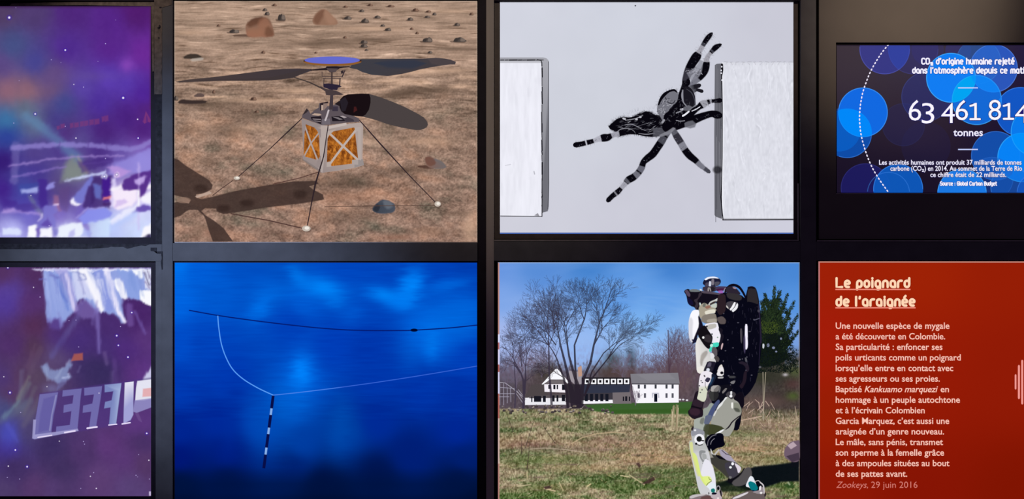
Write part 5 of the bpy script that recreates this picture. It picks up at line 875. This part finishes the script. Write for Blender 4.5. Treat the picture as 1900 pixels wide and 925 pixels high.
for (x, y) in ((435, 150), (380, 240), (400, 268), (350, 325), (395, 395), (366, 440), (440, 165)): a.oval(x, y, 11, 7, (84, 80, 86))
a.line('450,260 450,330 480,400', 1, (96, 92, 100)); narm = a.build('robot_near_arm', torso)
a = Art(L6, C_); a.poly('220,640 250,560 280,440 330,410 325,470 300,550 380,600 430,600 410,660 400,720 420,780 425,820 400,850 350,890 270,900 210,870 165,820 155,760 200,720', (32, 22, 34), feather=.6).poly('250,580 310,560 400,600 390,700 230,650', (50, 36, 48), feather=1, alpha=.8).poly('190,740 260,720 340,740 350,790 300,830 200,800', (60, 38, 52), feather=2, alpha=.8).poly('210,670 380,710 378,724 212,684', (16, 10, 20)); a.build('robot_hand', narm)
# hips and legs
a = Art(L6, C_)
a.poly('560,330 690,320 700,370 650,430 540,420', (168, 164, 162), feather=.7).poly('500,430 670,430 680,500 620,580 560,580 520,520', (56, 56, 56), feather=.7).poly('690,340 715,345 700,430 680,440', (140, 140, 144), feather=.5).poly('740,430 800,365 825,370 790,420 750,460', (170, 164, 164), feather=.5).poly('600,340 900,300 900,420 800,520 640,610 600,600', (20, 18, 26), feather=.8, alpha=.55)
hips = a.build('robot_hips', torso)
a = Art(L6, C_); a.poly('420,720 490,700 540,620 600,640 560,780 500,930 480,1050 520,1180 450,1250 400,1200 350,1160 380,1040 390,930 340,900 420,850', (150, 158, 150), feather=.8).poly('400,880 440,860 430,1000 380,1110 360,1060', (172, 182, 172), feather=1.5)
a.set(D_).poly('260,70 430,20 420,240 250,230 260,150', (166, 172, 164), feather=.6).poly('380,60 430,40 410,150 360,130', (120, 124, 116), feather=1.5).line('245,215 330,235 440,270', 1.4, (28, 26, 32)); a.build('robot_far_thigh', hips)
a = Art(L6, C_); a.poly('460,925 500,820 560,700 620,620 680,560 700,600 640,690 590,800 560,925', (74, 84, 124), feather=.7).poly('550,930 600,800 680,690 760,600 810,530 840,510 960,560 1020,620 1060,700 1070,780 1030,860 960,925 940,1060 900,1130 850,1200 600,1140 560,1060', lambda x, y: (158, 158, 150), feather=.7)
a.poly('640,740 680,660 720,620 760,580 800,520 830,525 760,600 740,650 660,730', (226, 226, 226), feather=.5).poly('590,830 640,740 650,750 600,850', (214, 214, 216), feather=.5).poly('800,480 840,430 900,420 950,440 975,470 950,520 900,560 850,520', (70, 66, 72), feather=.5).poly('880,425 910,420 905,480 885,485', (230, 230, 234)).oval(890, 502, 22, 20, (246, 246, 250)).poly('900,610 930,620 920,720 900,700', (238, 238, 232), feather=.6).poly('940,620 1010,630 1060,720 1060,780 1000,750 960,730 950,680', (134, 136, 122), feather=1.5).poly('940,710 1020,720 1040,770 980,765', (62, 66, 58), feather=1.5, alpha=.8).poly('940,560 1030,600 1060,690 1100,700 1115,640 1110,480 1060,420 960,500', (16, 12, 24), feather=.7)
a.set(D_).poly('460,0 570,0 520,140 480,170 430,140 440,80', (96, 104, 128), feather=.6).poly('530,150 720,190 780,240 700,290 610,330 480,330 440,280 460,180', (62, 66, 42), feather=1).poly('430,160 520,150 480,330 440,480 410,420', (70, 74, 54), feather=1, alpha=.9).poly('1040,0 1050,10 920,110 860,210 780,260 860,180 900,110', (30, 22, 34), feather=.5).poly('600,330 700,270 770,235 760,260 690,310 620,340', (240, 240, 244), feather=.5)
a.build('robot_near_thigh', hips)
a = Art(L6, D_); a.poly('440,480 470,380 540,330 620,320 700,300 760,330 765,440 790,500 740,540 640,560 560,620 500,600 450,540', (6, 6, 20), feather=.6).line('490,520 500,440 560,360 640,330', 1.4, (110, 108, 120), smooth=True).line('540,500 560,440 610,395', 1.2, (130, 128, 140), smooth=True).poly('540,560 570,640 600,680 590,700 550,650', (206, 204, 206), feather=.5).line('600,690 640,640 680,595', 3, (190, 186, 184)); a.poly('690,580 760,600 860,680 960,800 1060,900 1050,930 1000,950 940,860 830,800 720,690', (166, 158, 178), feather=1); a.line('730,595 800,660 900,690', 1.3, (50, 36, 44))
a.poly('500,640 540,660 620,690 700,700 830,790 900,880 960,930 700,930 560,820 510,720', (58, 58, 54), feather=.8).poly('510,620 540,640 580,720 640,800 560,760 515,700', (150, 146, 138), feather=.8).poly('620,680 700,690 850,800 860,860 800,830 680,730', (12, 10, 20), feather=.8).oval(915, 832, 18, 24, (250, 250, 252)).oval(882, 890, 20, 16, (236, 244, 240)).poly('900,800 950,820 1010,925 930,925', (52, 44, 62), feather=1)
a.set(E_).poly('400,120 460,190 600,300 680,380 720,400 760,430 800,430 870,340 900,250 860,180 800,150 720,130 560,100 420,70', (62, 60, 56), feather=1).poly('640,180 720,140 810,170 850,240 870,310 820,380 740,400 700,330', (64, 60, 72), feather=1.2).poly('800,160 860,190 910,240 880,310 860,315 850,260 820,200', (222, 212, 224), feather=.6).oval(772, 170, 18, 22, (246, 246, 252)).oval(738, 228, 18, 16, (240, 244, 244)).poly('700,400 760,420 900,330 970,215 940,320 860,400 760,480 700,470', (14, 12, 20), feather=.8).poly('760,470 900,370 980,240 1050,230 1080,330 1040,420 1000,480 900,520 800,520', (84, 80, 82), feather=1.2).poly('720,370 760,380 740,410 716,400', (120, 118, 118), feather=.6)
sh = a.build('robot_near_shin', hips)
a = Art(L6, D_); a.poly('205,300 240,210 330,235 430,270 430,440 500,600 540,780 560,930 600,1100 640,1400 560,1420 520,1440 400,1400 330,1250 290,1050 250,880 215,700 180,560 175,470 190,440 230,430', lambda x, y: (206, 206, 210) if y > 835 else (184, 186, 186), feather=.7).poly('230,450 180,470 200,620 260,820 320,1040 350,1040 290,820 240,640', (214, 218, 150), feather=.8).poly('240,215 330,235 430,270 430,330 300,320 230,360 205,300', (146, 148, 158), feather=.8).poly('205,230 245,180 250,215 225,270', (46, 36, 42), feather=.5).oval(275, 255, 17, 14, (226, 226, 230)).oval(350, 410, 85, 88, (240, 240, 246)).oval(345, 405, 44, 46, (22, 24, 24)).poly('385,425 430,428 428,444 386,440', (30, 28, 32)).oval(294, 486, 17, 17, (24, 24, 28)).line('320,500 350,515 400,500', 1.8, (60, 58, 62), smooth=True).poly('345,620 380,600 450,610 450,640 390,640 375,700 400,760 470,790 490,740 500,780 480,830 420,820 360,720', (140, 142, 144), feather=.8).poly('400,650 460,670 470,740 430,760 400,720', (166, 168, 168), feather=1.2).line('400,822 450,830 495,815', 1.3, (84, 84, 86))
a.set(E_).poly('320,100 380,110 450,210 490,380 500,560 470,560 430,580 350,520 250,380', (232, 230, 240), feather=1).poly('160,0 200,60 240,250 270,370 330,390 400,380 440,440 400,470 350,530 290,460 230,330 180,150 130,0', (218, 232, 130), feather=.7).poly('290,380 400,370 440,430 370,500 330,470', (226, 240, 140), feather=1).line('350,520 380,480 440,445', 1.1, (84, 90, 60)).line('390,385 400,420 435,435', 1, (84, 90, 60)).poly('350,530 430,480 500,490 500,600 495,640 420,630 400,570', (228, 236, 244), feather=.5).poly('430,575 470,565 490,590 480,630 440,630 425,605', (24, 122, 116), feather=.5)
fsh = a.build('robot_far_shin', hips)
a = Art(L6, E_); a.poly('80,690 140,670 330,660 440,690 600,700 610,760 620,860 60,860', (120, 106, 108), feather=.7).poly('80,700 150,665 330,655 340,665 190,700 100,730', (196, 190, 192), feather=.6).poly('110,734 240,734 400,690 300,680 190,705', (130, 116, 120), feather=.6).poly('280,700 400,680 470,734 250,734', (100, 72, 72), feather=.7).poly('440,660 520,630 540,600 580,590 610,640 590,700 600,734 470,734 420,700', (190, 176, 182), feather=.6).poly('440,640 480,630 520,640 500,660 440,660', (12, 8, 28), feather=.6).line('510,600 520,540 550,525 570,560 560,590', 1.8, (150, 146, 152), smooth=True).oval(540, 565, 16, 22, (10, 8, 16)).poly('560,600 590,590 600,700 585,690', (30, 24, 30)).poly('385,620 400,640 390,670', (20, 16, 24)).oval(538, 722, 16, 12, (236, 226, 224))
a.build('robot_foot', fsh)
a = Art(L6, E_); a.poly('740,734 780,700 900,650 1040,600 1100,610 1260,630 1290,680 1280,780 1260,870 760,870', (104, 92, 92), feather=.7).poly('770,734 790,712 940,650 1030,620 1000,650 860,715', (216, 210, 216), feather=.6).poly('1000,540 985,520 1000,480 1040,390 1060,368 1085,375 1100,390 1140,480 1160,560 1080,570 1020,540', (232, 236, 244), feather=.5).poly('1020,480 1050,450 1100,465 1130,480 1180,560 1150,600 1090,600 1050,560', (8, 118, 128), feather=.5).poly('1080,590 1140,605 1180,580 1170,610 1110,620', (8, 20, 60), feather=.6).line('1130,455 1180,440 1210,460 1215,490', 1.6, (190, 176, 180), smooth=True).oval(1190, 490, 30, 32, (10, 8, 18)).line('1215,470 1265,520 1275,640', 2.4, (206, 200, 204), smooth=True).poly('1080,620 1200,600 1240,540 1260,560 1270,640 1180,650', (150, 140, 146), feather=.6).poly('1200,540 1230,520 1220,590 1200,600', (236, 230, 236), feather=.5).oval(1228, 636, 18, 14, (240, 236, 236)).poly('1290,620 1310,660 1295,700 1280,690', (40, 30, 36))
a.build('robot_foot', sh)

Art.rounding = False
# ======== information monitor in its surround ========
sur = empty('mounting_panel', W(1800, 446, .03), 'bronze-brown laminate panel around the carbon dioxide counter screen', 'panel')
boxes('panel_board', [(1520.5, -22, 2080, 78, .004, .04), (1520.5, 358.5, 2080, 443.5, .004, .04), (1520.5, 78, 1552, 358.5, .004, .04), (2000, 78, 2080, 358.5, .004, .04)], M_PANEL, sur)
boxes('cutout_edge', [(1552, 358.4, 2000, 359.4, .0034, .006)], M_EDGE, sur)
d7, L7 = display('information_monitor', 'monitor showing a blue-circled counter of carbon dioxide in tonnes in French', (1555, 82, 1995, 357), (1553, 79, 1999, 358.2), .012, .0095, cat='monitor')
c = Canvas(1555, 82, 1995, 357, 5); c.field([(1560, 90, (48, 38, 52)), (1560, 350, (24, 16, 36)), (1720, 90, (42, 34, 56)), (1720, 230, (38, 26, 44)), (1890, 300, (28, 18, 44)), (1990, 100, (36, 26, 60)), (1990, 350, (24, 16, 40)), (1700, 340, (24, 16, 36))], 120)
c.build('screen_picture', L7.y, d7, mat=M_GLOSS)
def circle(x, y, r, col, al, rim=.5, nm='blue_circle'):
    a = Art(L7); n = 72; pts = []
    clip = lambda p: (min(max(p[0], 1555.3), 1994.7), min(max(p[1], 82.3), 356.7))
    P = [clip((x+r*math.cos(2*math.pi*i/n), y+r*math.sin(2*math.pi*i/n))) for i in range(n)]
    Q = [P[0]]
    for p in P[1:]:
        if math.dist(p, Q[-1]) > .05: Q.append(p)
    a.poly(Q, col, alpha=al)
    if rim:
        arc = [(x+(r-.7)*math.cos(2*math.pi*i/n), y+(r-.7)*math.sin(2*math.pi*i/n)) for i in range(n+1)]; run = []
        for p in arc+[None]:
            if p and 1556 < p[0] < 1994 and 83 < p[1] < 356: run.append(p)
            else:
                if len(run) > 2: a.line(run, 1.5, tuple(min(255, v+60) for v in col), alpha=rim, round_ends=False)
                run = []
    a.build(nm, d7)
for q in ((1645, 89, 47, (62, 72, 184), .42, .2), (1698, 89, 47, (56, 64, 170), .16, .08), (1722, 178, 46, (46, 66, 160), .24, .1), (1725, 90, 30, (60, 60, 160), .12, 0), (1782, 92, 24, (56, 66, 180), .16, 0), (1680, 230, 40, (40, 50, 120), .16, .03), (1609, 348, 46, (34, 38, 140), .34, .1), (1722, 270, 46, (40, 42, 100), .12, 0), (1848, 125, 45, (46, 96, 206), .78, .35), (1820, 112, 42, (40, 120, 220), .28, .1),
          (1898, 206, 46, (16, 92, 208), .85, .4), (1575, 246, 46, (10, 84, 184), .8, .35), (1670, 350, 46.5, (12, 92, 194), .85, .4), (1652, 358, 40, (12, 92, 194), .0, .25), (1852, 288, 46, (18, 84, 182), .82, .3), (1845, 330, 40, (14, 70, 160), .45, .2), (1604.4, 207, 46.2, (16, 108, 232), .93, .5), (1768.5, 142.6, 46.3, (16, 128, 248), .94, .6),
          (1816.6, 184, 46.5, (12, 120, 244), .72, .6), (1901, 291, 46, (6, 134, 252), .9, .45), (1926, 243, 46, (6, 134, 252), .7, .45), (1789, 358, 46, (28, 126, 236), .9, .4), (1560, 240, 40, (0, 120, 240), .28, 0), (1880, 346, 38, (20, 100, 210), .45, .3), (1931, 358, 40, (20, 90, 200), .6, .3), (1960, 130, 40, (20, 90, 200), .6, .3)):
    circle(*q)
def lens(x1, y1, r1, x2, y2, r2, col, al=.8):           # brighter overlap of two circles
    a = Art(L7); pts = []
    for i in range(90):
        q = 2*math.pi*i/90; p = (x1+r1*math.cos(q), y1+r1*math.sin(q))
        if math.hypot(p[0]-x2, p[1]-y2) <= r2: pts.append(p)
        p = (x2+r2*math.cos(q), y2+r2*math.sin(q))
        if math.hypot(p[0]-x1, p[1]-y1) <= r1: pts.append(p)
    cx = sum(p[0] for p in pts)/len(pts); cy = sum(p[1] for p in pts)/len(pts); pts.sort(key=lambda p: math.atan2(p[1]-cy, p[0]-cx))
    pts = [(max(p[0], 1555.3), max(p[1], 82.3)) for p in pts]
    a.poly(pts, col, alpha=al); a.build('circle_overlap', d7)
lens(1768.5, 142.6, 46.3, 1816.6, 184, 46.5, (0, 172, 242), .8); lens(1604.4, 207, 46.2, 1575, 246, 46, (0, 140, 252), .85); lens(1645, 89, 47, 1698, 89, 47, (48, 74, 176), .45); lens(1901, 291, 46, 1926, 243, 46, (0, 150, 252), .6); lens(1852, 288, 46, 1845, 330, 40, (30, 96, 196), .5); lens(1816.6, 184, 46.5, 1848, 125, 45, (10, 140, 250), .6); lens(1816.6, 184, 46.5, 1898, 206, 46, (14, 130, 250), .5)
# dashed arc
arc = smooth_loop([(1655, 77), (1641, 94), (1629, 112), (1618, 132), (1609.5, 153), (1604, 170), (1600.5, 187), (1598.5, 203), (1597.9, 219), (1598.8, 234), (1600.8, 249), (1605.5, 268), (1612, 288), (1622, 311), (1636, 334), (1652.5, 357)], closed=False, n=12)
cum = [0]
for i in range(1, len(arc)): cum.append(cum[-1]+math.dist(arc[i], arc[i-1]))
def at(s):
    for i in range(1, len(arc)):
        if cum[i] >= s: t = (s-cum[i-1])/(cum[i]-cum[i-1]+1e-9); return (arc[i-1][0]*(1-t)+arc[i][0]*t, arc[i-1][1]*(1-t)+arc[i][1]*t)
    return arc[-1]
s = 5.0
while s < cum[-1]-3:
    Art(L7).line([at(s), at(s+2.4)], 2.1, (240, 232, 250), feather=.3).build('arc_dash', d7); s += 6.9
for y in (161.5, 276.2): Art(L7).line([(1781.5, y), (1818.5, y)], 2.2, (196, 206, 250), round_ends=False).build('divider', d7)
# a rounded single-stroke alphabet for the headings
GL = {
 '1': (.5, ['.02,1.12 .27,1.4 .27,0', '0,0 .54,0']),
 'L': (.75, ['0,1.4 0,0 .75,0']), 'C': (.75, ['.75,1.25 .6,1.4 .2,1.4 0,1.2 0,.2 .2,0 .6,0 .75,.15']), 'O': (.8, ['.2,0 .6,0 .8,.2 .8,1.2 .6,1.4 .2,1.4 0,1.2 0,.2 .2,0']), 'S': (.7, ['.7,1.25 .55,1.4 .15,1.4 0,1.2 0,.9 .15,.75 .55,.65 .7,.5 .7,.2 .55,0 .15,0 0,.15']), 'G': (.75, ['.75,1.25 .6,1.4 .2,1.4 0,1.2 0,.2 .2,0 .75,0 .75,.7 .4,.7']), 'B': (.7, ['0,0 0,1.4 .5,1.4 .65,1.25 .65,.9 .5,.75 0,.75', '.5,.75 .7,.55 .7,.15 .55,0 0,0']),
 'a': (.62, ['.62,0 .2,0 0,.2 0,.8 .2,1 .42,1 .62,.8 .62,0']), 'b': (.62, ['0,1.4 0,0 .42,0 .62,.2 .62,.8 .42,1 0,1']), 'c': (.55, ['.55,.85 .42,1 .2,1 0,.8 0,.2 .2,0 .42,0 .55,.15']), 'd': (.62, ['.62,1.4 .62,.8 .42,1 .2,1 0,.8 0,.2 .2,0 .42,0 .62,.2 .62,1']), 'e': (.62, ['0,.5 .62,.5 .62,.8 .42,1 .2,1 0,.8 0,.2 .2,0 .52,0']), 'g': (.62, ['.62,.2 .42,0 .2,0 0,.2 0,.8 .2,1 .42,1 .62,.8 .62,-.2 .45,-.38 .25,-.38']),
 'h': (.62, ['0,1.4 0,0', '0,.8 .2,1 .42,1 .62,.8 .62,0']), 'i': (.08, ['.04,0 .04,1', '.04,1.36 .04,1.4']), 'j': (.2, ['.2,1 .2,-.2 .05,-.38', '.2,1.36 .2,1.4']), 'l': (.08, ['.04,0 .04,1.4']), 'm': (1.0, ['0,0 0,.8 .15,1 .35,1 .5,.8 .5,0', '.5,.8 .65,1 .85,1 1,.8 1,0']), 'n': (.62, ['0,0 0,.8 .2,1 .42,1 .62,.8 .62,0']), 'o': (.62, ['.2,0 .42,0 .62,.2 .62,.8 .42,1 .2,1 0,.8 0,.2 .2,0']), 'p': (.62, ['0,-.4 0,.8 .2,1 .42,1 .62,.8 .62,.2 .42,0 .2,0 0,.2']),
 'r': (.5, ['0,0 0,.8 .2,1 .5,1']), 's': (.52, ['.5,.9 .38,1 .15,1 0,.85 0,.65 .52,.38 .52,.15 .4,0 .12,0 0,.1']), 't': (.45, ['.15,1.35 .15,.15 .28,0 .45,0', '0,1 .42,1']), 'u': (.62, ['0,1 0,.2 .2,0 .42,0 .62,.2', '.62,1 .62,0']), "'": (.12, ['.08,1.4 .04,1.15']), ':': (.08, ['.04,.1 .04,.14', '.04,.8 .04,.84']), '2': (.5, ['0,.9 .15,1.05 .35,1.05 .5,.9 .5,.75 0,0 .5,0']),
 'é': (.62, ['0,.5 .62,.5 .62,.8 .42,1 .2,1 0,.8 0,.2 .2,0 .52,0', '.25,1.3 .42,1.55']), 'è': (.62, ['0,.5 .62,.5 .62,.8 .42,1 .2,1 0,.8 0,.2 .2,0 .52,0', '.4,1.3 .22,1.55'])}
def heading(name, parent, L, s, x0, x1, base, xh, w, col, halo=None, gap=.34):
    adv = 0; pos = []
    for ch in s:
        if ch == ' ': adv += .62; continue
        g = GL[ch]; pos.append((adv, g[1], ch)); adv += g[0]+gap
    adv -= gap; k = (x1-x0-w)/adv; a = Art(L)
    runs = []
    for (p, strokes, ch) in pos:
        for st in strokes:
            P = []; sc = .55 if ch == '2' else 1
            for q in st.split():
                u, v = (float(t) for t in q.split(',')); P.append((x0+w/2+(p+u)*k, base-w/2-(v*sc*(xh-w)-(2 if ch == '2' else 0))))
            if len(P) > 3:
                for _ in range(2):
                    Q = [P[0]]
                    for m in range(len(P)-1): A, B = P[m], P[m+1]; Q += [(A[0]*.78+B[0]*.22, A[1]*.78+B[1]*.22), (A[0]*.22+B[0]*.78, A[1]*.22+B[1]*.78)]
                    P = Q+[P[-1]]
            runs.append(P)
    if halo:
        L.step(); L.flat = True
        for P in runs: a.line(P, w+1.2, halo, feather=.9, alpha=.5)
        L.flat = False
    for P in runs: a.line(P, w, col)
    return a.build(name, parent)
WT = (244, 240, 255); HALO = (20, 16, 110)
heading('heading_line', d7, L7, "CO2 d'origine humaine rejeté", 1712.5, 1887, 118.2, 10, 2.7, WT, HALO)
heading('heading_line', d7, L7, "dans l'atmosphère depuis ce matin", 1695.5, 1913, 135.2, 10, 2.7, WT, HALO)
heading('source_line', d7, L7, "Source : Global Carbon Budget", 1747.5, 1854, 343.8, 6.4, 1.7, WT, HALO)
S9 = 8.636
def digit(ch, x0, x1, t, b):
    if ch == '1':
        X0, X1, Y0, Y1 = 1680+x0/S9, 1680+x1/S9, 170+t/S9, 170+b/S9; a = Art(L7)
        P1 = [(X0+2.6, Y0+5.2), (X0+7, Y0+4), (X0+11.6, Y0+2.2), (X0+11.6, Y1-2)]; P2 = [(X0+2.2, Y1-2.1), (X1-2.2, Y1-2.1)]
        for p in (P1, P2): a.line(p, 5.8, (32, 24, 110), feather=.5)
        a.poly([(X0+8.6, Y0+3), (X0+11, Y0+.2), (X0+14, Y0+.2), (X0+14, Y1-1), (X0+9.4, Y1-1), (X0+9.4, Y0+6)], (250, 246, 255)).line([(X0+2, Y0+5.6), (X0+7, Y0+4.4), (X0+11, Y0+2.2)], 3.8, (250, 246, 255)).line(P2, 4, (250, 246, 255)); a.build('digit', d7); return
    text('digit', d7, ch, 1680+x0/S9-.8, 1680+x1/S9+.8, 0, 0, (32, 24, 110), L7, weight=.02, box=(170+t/S9-.8, 170+b/S9+.8)); text('digit', d7, ch, 1680+x0/S9, 1680+x1/S9, 0, 0, (250, 246, 255), L7, weight=-.004, box=(170+t/S9, 170+b/S9))
for q in (('6', 80, 280, 120, 455), ('3', 290, 492, 170, 500), ('4', 605, 822, 172, 490), ('6', 835, 1035, 120, 448), ('1', 1055, 1243, 168, 448), ('8', 1365, 1568, 118, 445), ('1', 1592, 1780, 168, 442), ('4', 1792, 2010, 170, 490)): digit(*q)
def bodyline(s, x0, x1, base, cap, w=.018, nm='text_line'): text(nm, d7, s, x0-.5, x1+.5, base+.4, cap, (28, 22, 100), L7, weight=w+.03); text(nm, d7, s, x0, x1, base, cap, (240, 236, 252), L7, weight=w)
bodyline('tonnes', 1772.5, 1827.5, 251, 14, .02, 'unit_text')
bodyline('Les activités humaines ont produit 37 milliards de tonnes', 1634, 1899.5, 304.4, 9.2); bodyline('carbone (CO₂) en 2014. Au sommet de la Terre de Rio', 1655, 1900.5, 315.8, 9.2); bodyline('ce chiffre était de 22 milliards.', 1729.5, 1871, 327.4, 9.2)

# ======== red text panel ========
d8 = empty('text_panel', W(1800, 956, .03), 'backlit red panel with a French text about a spider in pale letters', 'sign')
boxes('light_box', [(1519.5, 484.5, 2080, 956, .0065, .066)], M_BLACK, d8)
L8 = Layer(.004)
c = Canvas(1521.5, 487, 2080, 955, 6); c.field([(1525, 490, (158, 32, 8)), (1700, 500, (158, 34, 6)), (1890, 490, (150, 30, 6)), (1525, 640, (164, 28, 10)), (1530, 900, (142, 24, 6)), (1700, 700, (148, 26, 6)), (1890, 700, (144, 26, 6)), (1700, 920, (134, 20, 4)), (1890, 920, (128, 20, 2)), (1540, 780, (152, 30, 4)), (2080, 500, (140, 26, 6)), (2080, 950, (120, 18, 2))], 160)
c.build('printed_face', L8.y, d8)
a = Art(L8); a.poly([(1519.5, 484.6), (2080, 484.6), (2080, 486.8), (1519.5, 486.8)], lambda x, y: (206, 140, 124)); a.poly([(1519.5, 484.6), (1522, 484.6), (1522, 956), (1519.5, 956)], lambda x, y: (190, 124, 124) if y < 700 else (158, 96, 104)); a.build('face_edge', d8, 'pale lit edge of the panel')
TI = (255, 214, 180)
heading('title_line', d8, L8, 'Le poignard', 1551, 1690.5, 534.3, 16, 4.5, TI, (112, 8, 8), gap=.40); heading('title_line', d8, L8, "de l'araignée", 1551, 1700, 568.8, 16, 4.5, TI, (112, 8, 8), gap=.40)
for (x, y) in ((1690.5, 536.7), (1700, 570.7)): Art(L8).line([(1551, y), (x, y)], 2.2, (238, 138, 120), round_ends=False).build('underline', d8)
PK = (250, 194, 178)
lines = [('Une nouvelle espèce de mygale', 1763), ('a été découverte en Colombie.', 1755), ('Sa particularité : enfoncer ses', 1750), ('poils urticants comme un poignard', 1784), ("lorsqu’elle entre en contact avec", 1770), ('ses agresseurs ou ses proies.', 1745), None, ('hommage à un peuple autochtone', 1782.5), ("et à l’écrivain Colombien", 1717), ("Garcia Marquez, c’est aussi une", 1762.5), ("araignée d’un genre nouveau.", 1753), ('Le mâle, sans pénis, transmet', 1751), ('son sperme à la femelle grâce', 1753), ('à des ampoules situées au bout', 1763), ('de ses pattes avant.', 1684.5)]
for i, q in enumerate(lines):
    b = 609.6+i*19.62
    def tl(s, x0, x1, sh=0, b=b): text('text_line', d8, s, x0, x1, b, 12.2, PK, L8, weight=.014, shear=sh)
    if q: tl(q[0], 1551.5, q[1])
    else: tl('Baptisé', 1551.5, 1600); tl('Kankuamo marquezi', 1605, 1741.5, .28); tl('en', 1746.5, 1762)
text('text_line', d8, 'Zookeys,', 1552.5, 1611.5, 905, 12.4, (216, 128, 116), L8, weight=-.004, shear=.28); text('text_line', d8, '29 juin 2016', 1617.5, 1703.5, 905, 12.4, (216, 128, 116), L8, weight=-.004)
for (x, y0, y1) in ((1885.8, 694, 722.5), (1892, 677, 740), (1898.2, 667.5, 750), (1904.6, 661, 757), (1911, 656, 762), (1917.4, 652, 766), (1923.8, 649, 769), (1930.2, 648, 770), (1936.6, 648, 770), (1943, 649, 769), (1949.4, 652, 766), (1955.8, 656, 762), (1962.2, 661, 757)): Art(L8).line([(x, y0+1.5), (x, y1-1.5)], 3.4 if x > 1888 else 2.8, (240, 150, 142), feather=.4).build('logo_bar', d8)
